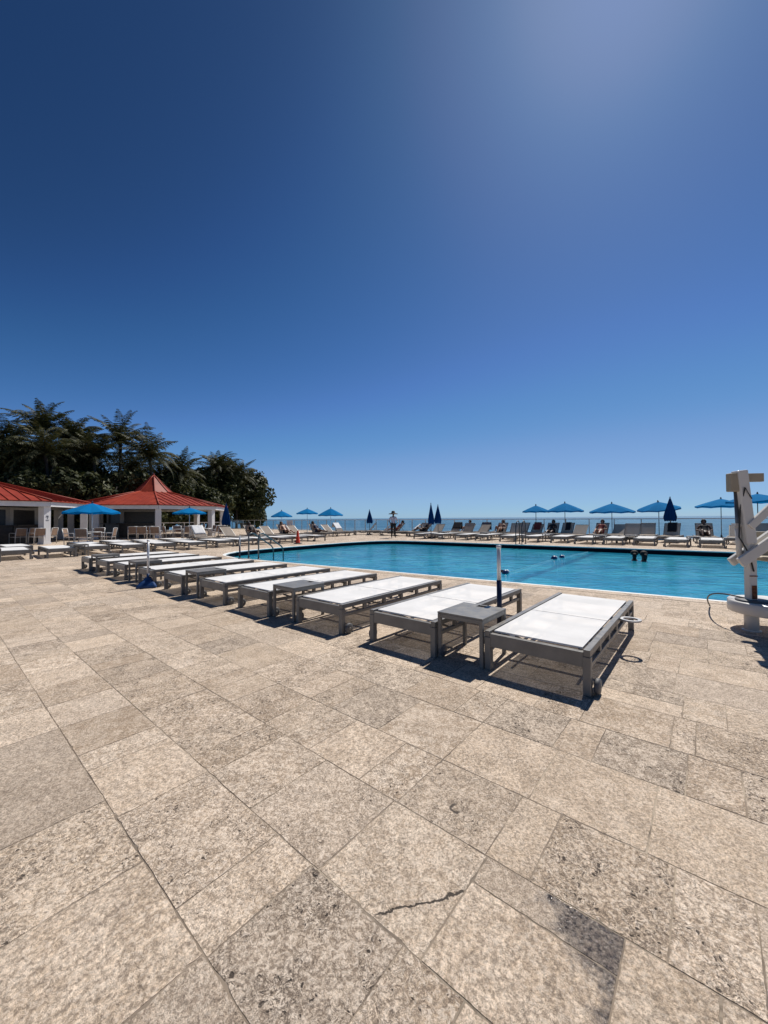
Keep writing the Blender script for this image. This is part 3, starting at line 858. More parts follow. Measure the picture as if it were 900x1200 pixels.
parasol(628, 19.5, 591.5, 600.5, 31, 'narrow blue open parasol on the far deck, first one past the ladder posts', rot=.1)
parasol(662, 19, 588.5, 600, 40, 'blue open parasol on the far deck, second past the ladder posts', rot=.4)
parasol(717, 18.2, 589, 601, 47, 'wide blue open parasol on the far deck between raised loungers', rot=.2)
parasol(772, 17.5, 587, 597.5, 44, 'tilted blue open parasol partly behind the folded navy one', tilt=R(-7), rot=.5)
parasol(845, 17.0, 583.5, 594.5, 48, 'blue open parasol just beside the lift mast', rot=.1)
parasol(888, 15.0, 577.5, 589, 58, 'blue open parasol behind the lift arms at the deck end', rot=.3)
def folded(px, D, top, bot, wpx, label, rot=0):
    loc = AT(px, D); zt, zb, r = ZAT(px, top, D), ZAT(px, bot, D), wpx / 2 / 450 * D * H
    t = thing('folded_parasol', label, 'parasol', loc, rot, 'folded blue parasols')
    mb = MB(); n = 32; vs = []; prof = [(.02, 0), (.18, .06), (.5, .3), (.82, .6), (1, .85), (.92, 1.0)]
    for i, (f, s) in enumerate(prof):
        for k in range(n):
            a = 2 * math.pi * k / n; w = 1 + .28 * f * (math.cos(8 * a + s * 2.0)) + .06 * math.sin(3 * a + 2)
            vs.append((r * f * w * .9 * math.cos(a), r * f * w * .9 * math.sin(a), zt + (zb - zt) * s + (.05 * math.cos(8 * a) if i == 5 else 0)))
    fs = [(i * n + k, (i + 1) * n + k, (i + 1) * n + (k + 1) % n, i * n + (k + 1) % n) for i in range(len(prof) - 1) for k in range(n)] + [tuple(range(n))]
    mb.add(vs, fs, True); mb.build('canopy', M['canopy_dark'], t)
    MB().tube([(0, 0, .06), (0, 0, zt + .02)], .021, 12).build('pole', M['dark_pole'], t)
    MB().lathe([(.0, zt - .02), (.028, zt - .02), (.028, zt + .03), (.0, zt + .06)], (0, 0, 0), 10).build('finial', M['navy'], t)
    MB().lathe([(.26, 0), (.26, .05), (.22, .075), (.05, .09), (.04, .22), (.0, .22)], (0, 0, 0), 24).build('base', M['dark_pole'], t)
    return t
folded(265, 18.5, 590, 615, 9, 'folded blue parasol beside the peaked pavilion corner column')
folded(433, 24, 597.5, 613, 6.5, 'small folded navy parasol standing alone by the fence', .4)
folded(505, 19, 590, 614, 6.6, 'taller of the two folded navy parasols side by side', .2)
folded(513.2, 19.3, 592, 613, 7.4, 'shorter of the two folded navy parasols side by side', .9)
folded(785.5, 15.6, 583, 610, 11.5, 'wide folded navy parasol in front of the tilted open one', .3)

# ------------------------------------------------------------------ pool lift
def pool_lift():
    base = G(881, 739); D = base.y / H
    z = lambda px, py: ZAT(px, py, D)
    k = D * H / 450
    X = lambda px: (px - 880.5) * k
    t = thing('pool_lift', 'cream pool hoist on a round deck pedestal with angled arms', 'pool lift', base, R(-8))
    p = MB(); p.lathe([(.068, 0), (.068, .30)], (0, 0, 0), 24); p.build('pedestal', M['lift'], t)
    MB().lathe([(.088, .0), (.088, .010), (.07, .016), (.0, .016)], (0, 0, 0), 24).build('floor_flange', M['lift'], t)
    zt = .345
    d = MB(); cx = .235
    d.lathe([(.0, zt - .135), (.40, zt - .135), (.41, zt - .125), (.41, zt - .012), (.40, zt), (.0, zt)], (cx, .0, 0), 48)
    d.build('turntable', M['lift'], t)
    c = MB(); c.lathe([(.16, zt), (.16, zt + .018), (.12, zt + .022), (.0, zt + .022)], (0.02, .0, 0), 30); c.build('collar_plate', M['rubber'], t)
    m = MB(); m.box((.0, 0, zt + .40), (.085, .085, .78)); m.build('lower_mast', M['lift'], t, bevel=.008)
    r_ = MB(); r_.box((.005, -.0455, zt + .11), (.05, .004, .16)); r_.box((.0, -.046, zt + .30), (.086, .003, .012)); r_.build('rust_patch', M['rust'], t)
    m = MB(); m.bar((-.012, .0, 1.02), (-.095, .0, 1.885), .12, .11); m.build('upper_mast', M['lift'], t, bevel=.012)
    m = MB(); m.tube([(-.10, .02, .86), (-.125, .02, 1.66)], .020, 14); m.build('actuator_rod', M['steel'], t)
    m = MB(); m.tube([(-.098, .02, .84), (-.112, .02, 1.24)], .027, 14); m.box((-.112, .02, 1.24), (.09, .06, .04)); m.build('actuator_barrel', M['lift'], t)
    m = MB(); m.box((-.165, .0, 1.745), (.10, .09, .22)); m.build('motor_box', M['lift_tan'], t, bevel=.012)
    m = MB(); m.box((.06, .02, 1.80), (.20, .06, .10)); m.build('cross_bar', M['lift_tan'], t, bevel=.006)
    for (a, b, w, th) in (((-.04, -.06, 1.22), (.75, -.06, 2.02), .045, .085), ((-.16, -.075, .80), (.75, -.075, 1.50), .045, .115)):
        MB().bar(a, b, w, th).build('lift_arm', M['lift'], t, bevel=.008)
    MB().bar((-.16, .07, .79), (.75, .07, 1.49), .05, .10).build('lift_arm', M['lift'], t, bevel=.008)
    s = MB(); s.box((.30, .12, .84), (.36, .36, .05)); s.bar((.30, .30, .82), (.33, .36, 1.15), .38, .04); s.build('seat', M['lift_tan'], t, bevel=.02)
    MB().tube([(-.012, -.06, 1.55), (-.09, -.075, 1.68), (-.11, -.02, 1.42), (-.14, -.04, 1.1), (-.05, -.06, .9), (.0, -.05, .7)], .008, 8).build('cable', M['hose'], t)
    for a in ((-.30, -.1), (-.02, -.1)): pass
    # hose from the turntable to the deck
    e = G(832, 711)
    rot = Matrix.Rotation(R(8), 3, 'Z')
    q = rot @ (e - base)
    pts = []
    a = Vector((-.02, .05, zt + .02)); c1 = Vector((-.36, .35, zt + .12))
    for i in range(15):
        s_ = i / 14; pts.append(a * (1 - s_) ** 2 + c1 * 2 * s_ * (1 - s_) + Vector((q.x, q.y, .012)) * s_ ** 2)
    o = MB().tube(pts, .009, 8).build('hose', M['hose'], t)
pool_lift()

# ------------------------------------------------------------------ handrails, ladder posts, cone, floats
def handrail(pa, pb, label):
    a = G(*pa); b = G(pb[0], pb[1], WZ)
    t = thing('pool_handrail', label, 'handrail', a, 0, 'stair handrails at the pool corner')
    d = b - a
    # entry rail: up, over and sloping down into the water
    d2 = Vector((d.x, d.y, 0)); top = .87
    pts = [Vector((0, 0, 0)), Vector((0, 0, top - .12)), d2 * .03 + Vector((0, 0, top - .03)), d2 * .10 + Vector((0, 0, top)), d2 * .2 + Vector((0, 0, top - .02)),
           d2 * .90 + Vector((0, 0, .36)), d2 * .97 + Vector((0, 0, .27)), d2 + Vector((0, 0, .12)), d2 + Vector((0, 0, -.9))]
    MB().tube(pts, .024, 12).build('rail', M['steel'], t)
    MB().lathe([(.055, .006), (.055, .02), (.03, .03), (.0, .03)], (0, 0, 0), 16).build('escutcheon', M['steel'], t)
handrail((291.5, 654.6), (320.5, 656.5), 'steel pool stair handrail closer to the black and white pole')
handrail((303, 655.6), (332, 657.0), 'steel pool stair handrail closer to the traffic cone')
for i, px in enumerate((609, 616)):
    b = G(px, 637.2)
    t = thing('ladder_rail', ['dark ladder grab rail at the far pool edge, seen before the other one', 'dark ladder grab rail at the far pool edge, on the lift side'][i], 'ladder', b, -AZ, 'ladder rails on the far pool edge')
    MB().tube([(0, .0, .0), (0, 0, .95), (0, -.08, 1.12), (0, -.22, 1.18), (0, -.40, 1.1), (0, -.50, .85), (0, -.54, -.6)], .024, 12).build('rail', M['dark_pole'], t)
    MB().lathe([(.055, .006), (.055, .02), (.03, .03), (.0, .03)], (0, 0, 0), 16).build('escutcheon', M['steel'], t)
t = thing('traffic_cone', 'orange traffic cone standing on the pool edge', 'traffic cone', G(349, 637.2) + Vector((0, 0, .004)))
MB().lathe([(.135, .035), (.12, .06), (.04, .70), (.028, .72), (.0, .72)], seg=24).build('cone', M['orange'], t)
MB().prism([(-.19, -.19), (.19, -.19), (.19, .19), (-.19, .19)], 0, .034).build('base', M['rubber'], t, bevel=.01)
t = thing('float_rope', 'white safety rope with blue and white floats across the pool', 'rope', G(592, 674, WZ))
fl = [G(592, 672, WZ), G(649.3, 655, WZ), G(658.3, 653.5, WZ), G(692, 645.8, WZ)]
o0 = t.location.copy(); end = fl[-1] + (fl[-1] - fl[1]) * .45
path = [fl[0] + Vector((-.6, -.25, -.03)), fl[0], fl[1], fl[2], fl[3], end]
MB().tube([p - o0 for p in path], .006, 8).build('rope', M['rope'], t)
for i, p in enumerate(fl):
    d = (path[i + 2] - path[i]).normalized(); q = d.to_track_quat('Z', 'Y').to_matrix()
    r_ = .085 if i != 1 else .1
    f = MB().lathe([(.0, -r_ * 1.15), (r_ * .6, -r_), (r_, -r_ * .35), (r_, r_ * .35), (r_ * .6, r_), (.0, r_ * 1.15)], p - o0 + Vector((0, 0, .02)), 18, axis=q).build('float', M['float_blue'], t)
    MB().lathe([(r_ * .3, r_ * .9), (r_ * .8, r_ * 1.0), (r_ * .85, r_ * 1.5), (r_ * .3, r_ * 1.9), (.0, r_ * 1.9)], p - o0 + Vector((0, 0, .02)), 18, axis=q).build('float_end', M['float_white'], f)

# ------------------------------------------------------------------ glass fence
def fence():
    u = 21.35; v0, v1 = -40.5, 7.5
    o = UV(u, v0); t = thing('glass_fence', 'long glass panel fence with metal posts along the seaward deck edge', 'fence', o, math.atan2(V.y, V.x))
    L = (v1 - v0) * H; n = 44; st = L / n
    MB().box((L / 2, 0, 1.205), (L, .07, .06)).build('top_rail', M['pole_white'], t)
    MB().box((L / 2, 0, .10), (L, .045, .04)).build('bottom_rail', M['alu'], t)
    for i in range(n + 1):
        MB().box((i * st, 0, .587), (.055, .055, 1.172)).build('post', M['alu'], t)
    for i in range(n):
        MB().box((i * st + st / 2, 0, .65), (st - .07, .012, 1.04)).build('glass_pane', M['glass'], t)
fence()

# ------------------------------------------------------------------ pavilions
def pavilion(center, Rr, rot, eave, lower_top, cap, apex, fascia_h, label, open_side=None):
    t = thing('bar_pavilion', label, 'pavilion', center, rot)
    n = 8
    pt = lambda r, k, z: Vector((r * math.cos((k + .5) * 2 * math.pi / n), r * math.sin((k + .5) * 2 * math.pi / n), z))
    # roof skin with standing seams
    mb = MB(); rt = Rr * .22
    for k in range(n):
        a, b, c, d = pt(Rr * 1.015, k, eave), pt(Rr * 1.015, k + 1, eave), pt(rt, k + 1, lower_top), pt(rt, k, lower_top)
        mb.add([a, b, c, d], [(0, 1, 2, 3)])
        mb.add([a - Vector((0, 0, .05)), b - Vector((0, 0, .05)), b, a], [(0, 1, 2, 3)])
        mb.tube([a + Vector((0, 0, .02)), d + Vector((0, 0, .02))], .06, 6)
        e = (b - a); L = e.length; e = e / L; mid = (c + d) / 2; nrm = (b - a).cross(d - a).normalized()
        m0 = (a + b) / 2; up = (mid - m0)
        ns = max(4, int(L / .42)); half = L / 2; htop = (c - d).length / 2
        for i in range(1, ns):
            x = -half + L * i / ns
            s1 = 1.0 if abs(x) < htop else (half - abs(x)) / (half - htop)
            p = m0 + e * x; q_ = p + up * s1
            mb.bar(p + nrm * .02, q_ + nrm * .02, .03, .045)
    mb.build('roof', M['roof'], t)
    if cap:
        mb = MB(); r0 = rt * 1.12
        prof = [(r0 * 1.0, lower_top - .06), (r0 * .93, lower_top + .05), (r0 * .55, lower_top + (apex - lower_top) * .42), (r0 * .22, lower_top + (apex - lower_top) * .80), (.03, apex)]
        for k in range(n):
            for (ra, za), (rb, zb) in zip(prof, prof[1:]):
                mb.add([pt(ra, k, za), pt(ra, k + 1, za), pt(rb, k + 1, zb), pt(rb, k, zb)], [(0, 1, 2, 3)])
            mb.tube([pt(r, k, z + .01) for r, z in prof], .045, 6)
        mb.build('roof_cap', M['roof'], t)
        MB().lathe([(.06, apex - .05), (.03, apex + .05), (.06, apex + .12), (.0, apex + .2)], seg=10).build('finial', M['roof'], t)
    mb = MB()
    for k in range(n):
        a, b = pt(Rr * .985, k, 0), pt(Rr * .985, k + 1, 0); d = (b - a)
        q_ = Matrix.Rotation(math.atan2(d.y, d.x), 3, 'Z')
        mb.box((a + b) / 2 + Vector((0, 0, eave - fascia_h / 2 - .052)), (d.length, .12, fascia_h), q_)
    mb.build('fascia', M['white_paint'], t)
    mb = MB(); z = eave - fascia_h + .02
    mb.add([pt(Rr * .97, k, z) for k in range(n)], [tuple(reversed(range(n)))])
    mb.build('ceiling', M['soffit'], t)
    ct = eave - fascia_h - .052
    for k in range(n):
        p = pt(Rr * .93, k, 0)
        q_ = Matrix.Rotation(math.atan2(p.y, p.x), 3, 'Z')
        c = MB().box((p.x, p.y, ct / 2), (.38, .38, ct), q_).build('column', M['white_paint'], t)
        MB().box((p.x, p.y, .06), (.43, .43, .12), q_).build('column_foot', M['white_paint'], c)
    # bar inside: counter, black panels as painted shade of the openings, back wall
    ri = Rr * .56
    mb = MB(); mc = MB(); ms = MB(); mw = MB()
    for k in range(n):
        a, b = pt(ri, k, 0), pt(ri, k + 1, 0); d = b - a; q_ = Matrix.Rotation(math.atan2(d.y, d.x), 3, 'Z'); m = (a + b) / 2
        wx = center + Matrix.Rotation(rot, 3, 'Z') @ m
        if open_side and 450 + 450 * wx.x / wx.y > open_side: continue
        mb.box(m + Vector((0, 0, .52)), (d.length, .12, 1.04), q_)
        mc.box(m * 1.03 + Vector((0, 0, 1.075)), (d.length * 1.08, .5, .06), q_)
        ms.box(m * .93 + Vector((0, 0, 1.56)), (d.length * .86, .05, .90), q_)
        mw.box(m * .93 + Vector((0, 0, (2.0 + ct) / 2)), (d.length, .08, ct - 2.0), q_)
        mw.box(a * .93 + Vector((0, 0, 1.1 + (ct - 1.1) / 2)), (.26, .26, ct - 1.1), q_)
    mb.build('bar_front', M['dark_wood'], t); mc.build('bar_counter', M['dark_wood'], t, bevel=.01); ms.build('bar_opening_shade', M['black'], t); mw.build('bar_wall', M['soffit'], t)
    return t, pt
cR = AT(180, 24.4); cR.z = 0
face = lambda c: math.atan2(-c.y, -c.x)
eaveR = ZAT(184, 590.8, 20.3)
pavR, ptR = pavilion(cR, 4.4 * H, face(cR) - R(22.5) + R(3), eaveR, ZAT(180, 577, 24.4), True, ZAT(180, 557, 24.4), .27, 'white columned bar pavilion with a red seamed roof rising to a peaked cap', open_side=178)
cL = Vector((-18.4 * H, 16.9 * H, 0))
pavL, ptL = pavilion(cL, 4.4 * H, R(-9.2 - 22.5), eaveR, ZAT(180, 577, 24.4), True, ZAT(180, 557, 24.4), .27, 'white columned bar pavilion with a red seamed roof cut by the frame edge')
# small grey emblem on the sunlit column
def emblem():
    p = G(54, 637); D = p.y / H
    best = None
    for c in pavL.children:
        if c.name.startswith('column') and not c.name.startswith('column_foot'):
            co = c.data.vertices
            ctr = sum((v.co for v in co), Vector()) / len(co)
            wpos = Matrix.Translation(cL) @ Matrix.Rotation(pavL.rotation_euler.z, 4, 'Z') @ ctr
            px = 450 + 450 * wpos.x / wpos.y
            if best is None or abs(px - 54) < best[0]: best = (abs(px - 54), ctr, px, wpos)
    ctr = best[1]; d = Vector((ctr.x, ctr.y, 0)).normalized()
    # the face that looks at the photographer
    wpos = best[3]; toc = Vector((-wpos.x, -wpos.y, 0)).normalized()
    loc = Matrix.Rotation(-pavL.rotation_euler.z, 3, 'Z') @ toc
    cand = [d, Vector((-d.y, d.x, 0)), Vector((d.y, -d.x, 0)), -d]
    f = max(cand, key=lambda q: q.dot(loc)); side = Vector((-f.y, f.x, 0))
    b = MB(); c0 = Vector((ctr.x, ctr.y, 0)) + f * .194
    rot = Matrix((side, f, Vector((0, 0, 1)))).transposed()
    b.box(c0 + Vector((0, 0, 1.50)), (.03, .006, .14), rot)
    for a in (-60, -25, 25, 60, 100, -100):
        v = side * math.sin(R(a)) + Vector((0, 0, math.cos(R(a))))
        b.bar(c0 + Vector((0, 0, 1.57)), c0 + Vector((0, 0, 1.57)) + v * .09, .02, .008)
    b.box(c0 + Vector((0, 0, 1.38)), (.20, .006, .02), rot); b.box(c0 + Vector((0, 0, 1.34)), (.14, .006, .015), rot)
    b.build('emblem', M['emblem'], pavL)
    return best
EMB = emblem()

# white railing and gate behind the pavilions
def railing():
    a, b = AT(20, 25.5), AT(262, 31); d = b - a; L = d.length
    t = thing('white_railing', 'white metal railing with a gate frame between the two pavilions', 'railing', a, math.atan2(d.y, d.x))
    MB().box((L / 2, 0, 1.03), (L, .05, .07)).build('top_rail', M['white_paint'], t)
    MB().box((L / 2, 0, .15), (L, .04, .05)).build('bottom_rail', M['white_paint'], t)
    n = int(L / 1.8)
    for i in range(n + 1): MB().box((L * i / n, 0, .5), (.06, .06, 1.0)).build('post', M['white_paint'], t)
railing()

# ------------------------------------------------------------------ patio chairs and tables
def make_chair(bar=False):
    t = thing('patio_chair', 'x', 'chair')
    sh, bh, w = .45, .92, .27
    MB().box((0, 0, sh), (w * 2 - .05, .44, .02)).build('seat', M['tan_sling'], t)
    q = Matrix.Rotation(R(-10), 3, 'X')
    MB().box((0, -.255, .70), (w * 2 - .06, .015, .40), Matrix.Rotation(R(10), 3, 'X')).build('backrest', M['tan_sling'], t)
    for s in (-1, 1):
        MB().tube([(s * w, -.20, 0), (s * w, -.215, .45), (s * w, -.30, bh)], .019, 8).build('leg', M['alu'], t)
        MB().tube([(s * w, .22, 0), (s * w, .21, .64), (s * w, .17, .665), (s * w, -.24, .655)], .017, 8).build('leg', M['alu'], t)
    f = MB()
    f.tube([(-w, -.30, bh), (w, -.30, bh)], .018, 8)
    for y in (-.215, .215): f.tube([(-w, y, sh - .012), (w, y, sh - .012)], .014, 8)
    for s in (-1, 1): f.tube([(s * w, -.21, sh - .012), (s * w, .21, sh - .012)], .014, 8)
    f.build('chair_frame', M['alu'], t)
    return t
CH = make_chair(); chair_n = [0]
def chair(p, face, label, group='patio chairs around the pavilions'):
    o = CH if chair_n[0] == 0 else copy_tree(CH)
    chair_n[0] += 1
    o.location = (p.x, p.y, 0); o.rotation_euler = (0, 0, face); tag(o, label, 'chair', group)
def toward(p, q): d = q - p; return math.atan2(d.y, d.x) - math.pi / 2
for i, (px, D) in enumerate(((21, 15.9), (43.5, 16.0), (33, 16.6), (9, 16.6))):
    p = AT(px, D); chair(p, toward(p, cL) + R((5, -4, 12, -15)[i]), 'tan backed patio chair at the larger bar, %s from the emblem column' % ('third', 'first', 'second', 'fourth')[i])
p = AT(58, 16.6); chair(p, R(100), 'tan patio chair turned sideways beside the sunlit emblem column')
for i, (px, D) in enumerate(((156, 18.6), (166.5, 18.3), (175, 18.9), (183, 17.9))):
    p = AT(px, D); chair(p, toward(p, cR) + R((8, -3, 6, -20)[i]), 'tan backed patio chair at the peaked bar, %s counted towards the pool' % ORD[i])
def make_ptable():
    t = thing('patio_table', 'x', 'table')
    MB().lathe([(.0, .70), (.5, .70), (.52, .715), (.5, .73), (.0, .73)], seg=30).build('table_top', M['alu'], t)
    MB().tube([(0, 0, .02), (0, 0, .70)], .035, 12).build('pedestal', M['alu'], t)
    MB().lathe([(.28, 0), (.28, .02), (.05, .05), (.0, .05)], seg=24).build('base', M['alu'], t)
    return t
PT = make_ptable()
spots = [(AT(106, 15.3), 'round patio table under the parasol between the pavilions'), (AT(214, 19.0), 'round patio table under the parasol at the peaked pavilion'),
         (AT(240, 19.8), 'round patio table beside the outer column of the peaked pavilion'), (AT(232, 22.2), 'round patio table deep under the peaked pavilion roof')]
for i, (p, lab) in enumerate(spots):
    o = PT if i == 0 else copy_tree(PT)
    o.location = p; tag(o, lab, 'table', 'round patio tables')
    for k in range(4):
        a = i * .5 + k * math.pi / 2 + .3; q = p + Vector((math.cos(a), math.sin(a), 0)) * .86
        chair(q, toward(q, p), 'chair on the %s side of the %s' % (('seaward', 'bar', 'deck', 'pool')[k], lab[6:].replace('patio ', '').replace('beside the outer column of', 'by the outer column of').replace('deep under the peaked pavilion roof', 'deep under the peaked roof')))
p = AT(261, 18.9); chair(p, R(30), 'patio chair standing next to the folded blue parasol by the pavilion')

# ------------------------------------------------------------------ notice boards by the fence
def board():
    p = AT(339.5, 27.5)
    t = thing('notice_board', 'white notice board on two legs in front of the glass fence', 'sign', p, R(-10))
    MB().box((0, 0, .86), (.62, .03, .66)).build('panel', M['white_paint'], t)
    for s in (-1, 1): MB().box((s * .25, .03, .43), (.04, .03, .86)).build('leg', M['alu'], t)
    b = MB()
    for i, w in enumerate((.42, .46, .38)): b.box((0, -.0165, .98 - i * .12), (w, .002, .03))
    b.build('faded_print', M['alu'], t)
    p = AT(331.5, 27.3)
    t = thing('red_board', 'dull red board standing beside the white notice board', 'sign', p, R(-10))
    MB().box((0, 0, .62), (.55, .03, .5)).build('panel', M['red_panel'], t)
    for s in (-1, 1): MB().box((s * .22, .03, .3), (.04, .03, .6)).build('leg', M['alu'], t)
board()

# ------------------------------------------------------------------ people
def skin_mesh(name, verts, edges, radii, m, parent, root=0, sub=2):
    me = bpy.data.meshes.new(name); me.from_pydata([tuple(v) for v in verts], edges, []); me.materials.append(m)
    o = bpy.data.objects.new(name, me); col.objects.link(o)
    if parent: o.parent = parent
    sm = o.modifiers.new('skin', 'SKIN'); sm.use_smooth_shade = True
    if not me.skin_vertices: me.skin_vertices.new()
    for i, r in enumerate(radii):
        me.skin_vertices[0].data[i].radius = (r, r) if not isinstance(r, tuple) else r
        me.skin_vertices[0].data[i].use_root = (i == root)
    s = o.modifiers.new('smooth', 'SUBSURF'); s.levels = sub; s.render_levels = sub
    return o
class Fig:
    def __init__(s): s.v, s.e, s.r, s.k = [], [], [], {}
    def add(s, key, p, r, to=None):
        s.v.append(Vector(p)); s.r.append(r); i = len(s.v) - 1; s.k[key] = i
        if to is not None: s.e.append((s.k[to], i))
        return i
def figure(J, head_dir=None):
    """J: joint positions; returns a Fig of the whole continuous body"""
    f = Fig(); A = f.add
    A('pelvis', J['pelvis'], (.155, .115)); P = Vector(J['pelvis']); C = Vector(J['chest']); N = Vector(J['neck'])
    A('waist', P.lerp(C, .45), (.125, .095), 'pelvis'); A('chest', C, (.15, .11), 'waist'); A('upper', C.lerp(N, .6), (.10, .085), 'chest'); A('neck', N, .052, 'upper')
    hd = Vector(J['head']); A('chin', N.lerp(hd, .45), .062, 'neck'); A('head', hd, (.088, .098), 'chin'); A('crown', hd + (hd - N).normalized() * .10, .068, 'head')
    fw = Vector(J['face']); A('nose', hd + fw * .105 - (hd - N).normalized() * .02, .014, 'head')
    for s in ('l', 'r'):
        A('sh' + s, J['sh' + s], .062, 'upper'); A('el' + s, J['el' + s], .042, 'sh' + s); A('wr' + s, J['wr' + s], .028, 'el' + s)
        w = Vector(J['wr' + s]); d = (w - Vector(J['el' + s])).normalized(); A('palm' + s, w + d * .075, (.038, .018), 'wr' + s)
        sx = d.orthogonal().normalized(); dn = d.cross(sx)
        for i, (o, L) in enumerate(((-.030, .068), (-.010, .080), (.010, .075), (.030, .06))):
            A('f%s%d' % (s, i), w + d * .10 + sx * o, .0085, 'palm' + s); A('g%s%d' % (s, i), w + d * (.10 + L) + sx * o * 1.15 + dn * .018, .007, 'f%s%d' % (s, i))
        A('t' + s, w + d * .055 + sx * .05, .0095, 'palm' + s); A('t2' + s, w + d * .10 + sx * .062 + dn * .012, .008, 't' + s)
        A('hip' + s, J['hip' + s], .095, 'pelvis'); A('th' + s, Vector(J['hip' + s]).lerp(Vector(J['kn' + s]), .4), .082, 'hip' + s); A('kn' + s, J['kn' + s], .056, 'th' + s)
        A('ca' + s, Vector(J['kn' + s]).lerp(Vector(J['an' + s]), .35), .055, 'kn' + s); A('an' + s, J['an' + s], .036, 'ca' + s)
        A('to' + s, J['to' + s], (.04, .025), 'an' + s)
    return f
def hair(parent, hd, N, fw, m, long=0):
    up = (Vector(hd) - Vector(N)).normalized(); fw = Vector(fw)
    b = MB(); sx = up.cross(fw).normalized()
    rot = Matrix((sx, fw, up)).transposed()
    c = Vector(hd) + up * .045 - fw * .022
    prof = [(.118 * math.cos(R(a)), .118 * math.sin(R(a))) for a in range(-25, 91, 12)]; prof[-1] = (0.0, .118)
    b.lathe(prof, c, 20, axis=rot)
    if long: b.tube([c - fw * .06, c - fw * .09 - up * .1, c - fw * .09 - up * (.1 + long)], [.07, .065, .03], 10)
    b.build('hair', m, parent)
def swim(parent, f, keys, grow, m, name):
    idx = [f.k[k] for k in keys]; mp = {a: i for i, a in enumerate(idx)}
    e = [(mp[a], mp[b]) for a, b in f.e if a in mp and b in mp]
    rr = [((f.r[i][0] * grow, f.r[i][1] * grow) if isinstance(f.r[i], tuple) else f.r[i] * grow) for i in idx]
    return skin_mesh(name, [f.v[i] for i in idx], e, rr, m, parent)
def recliner(lounger, label, skin, hairm, clothm, knees=0.0, full=False, ang=50, arm=0, longhair=0):
    """a person lying on a raised lounger, in the lounger's own axes"""
    t = thing('person', label, 'person', lounger.location, lounger.rotation_euler.z, None)
    c, s = math.cos(R(ang)), math.sin(R(ang)); hy, hz = 1.27, .46
    al = lambda d, off=.12, x=0: Vector((x, hy + .06 + d * c - off * s * .75, .36 + d * s + off * c * .75))
    J = dict(pelvis=(0, hy - .06, hz), chest=al(.40, .15), neck=al(.60, .15), head=al(.77, .18), face=Vector((0, -s, c)).normalized())
    for q, x in (('l', -1), ('r', 1)):
        J['sh' + q] = al(.52, .14, x * .19); J['el' + q] = al(.27, .10 + .06 * arm, x * (.30 - .02 * arm)); 
        e = J['el' + q]; J['wr' + q] = e + Vector((-x * .08, -.23, .0 + .05 * arm))
        J['hip' + q] = (x * .10, hy - .13, hz - .01); k = knees if x < 0 else knees * .6
        J['kn' + q] = (x * .13, hy - .52 + .12 * k, .43 + .33 * k); J['an' + q] = (x * .13, hy - .92 + .28 * k, .40); J['to' + q] = (x * .14, hy - 1.02 + .2 * k, .50 - .07 * k)
    f = figure(J)
    skin_mesh('body', f.v, f.e, f.r, skin, t)
    hair(t, J['head'], J['neck'], J['face'], hairm, longhair)
    if full: swim(t, f, ['pelvis', 'waist', 'chest', 'upper', 'shl', 'shr'], 1.10, clothm, 'swimsuit')
    swim(t, f, ['pelvis', 'hipl', 'hipr', 'thl', 'thr'], 1.10, clothm, 'swimming_trunks')
    tag(t, label, 'person', 'people resting on loungers'); return t
S, HR = ('skin_tan', 'skin_dark', 'skin_pale'), ('hair_black', 'hair_brown')
recliner(short_raised[2], 'person in black lying back on a lounger just beyond the traffic cone', M['skin_dark'], M['hair_black'], M['cloth_black'], .9, True)
recliner(short_raised[4], 'sunbather with raised knees under the parasol past the traffic cone', M['skin_tan'], M['hair_brown'], M['cloth_black'], .6, False)
recliner(short_raised[6], 'person in navy lying under the third parasol from the trees', M['skin_dark'], M['hair_black'], M['cloth_navy'], .3, True)
recliner(far_raised[1], 'person in red lying next to the two folded parasols', M['skin_tan'], M['hair_black'], M['cloth_red'], .8, True)
recliner(far_raised[3], 'bare chested sunbather with knees up in the middle of the far row', M['skin_tan'], M['hair_brown'], M['cloth_black'], 1.0)
recliner(far_raised[6], 'person in black with arms folded on the lounger before the two narrow parasols', M['skin_dark'], M['hair_black'], M['cloth_black'], .2, True, arm=1)
recliner(far_raised[8], 'person in dark red beside the pole of the wide parasol', M['skin_tan'], M['hair_black'], M['cloth_red'], .5, True)
recliner(far_raised[12], 'person with white cap hair and black suit beside the lift mast', M['skin_dark'], M['hair_black'], M['cloth_black'], .7, True)
recliner(far_side[0], 'person in black on the lounger next to the standing hatted person', M['skin_dark'], M['hair_black'], M['cloth_black'], .8, True)
recliner(far_side[2], 'person in red by the lone folded parasol', M['skin_tan'], M['hair_black'], M['cloth_red'], .4, True)
for o in bpy.data.objects:
    if o.get('label') == 'person with white cap hair and black suit beside the lift mast': o['label'] = 'person in a black suit lying beside the lift mast'

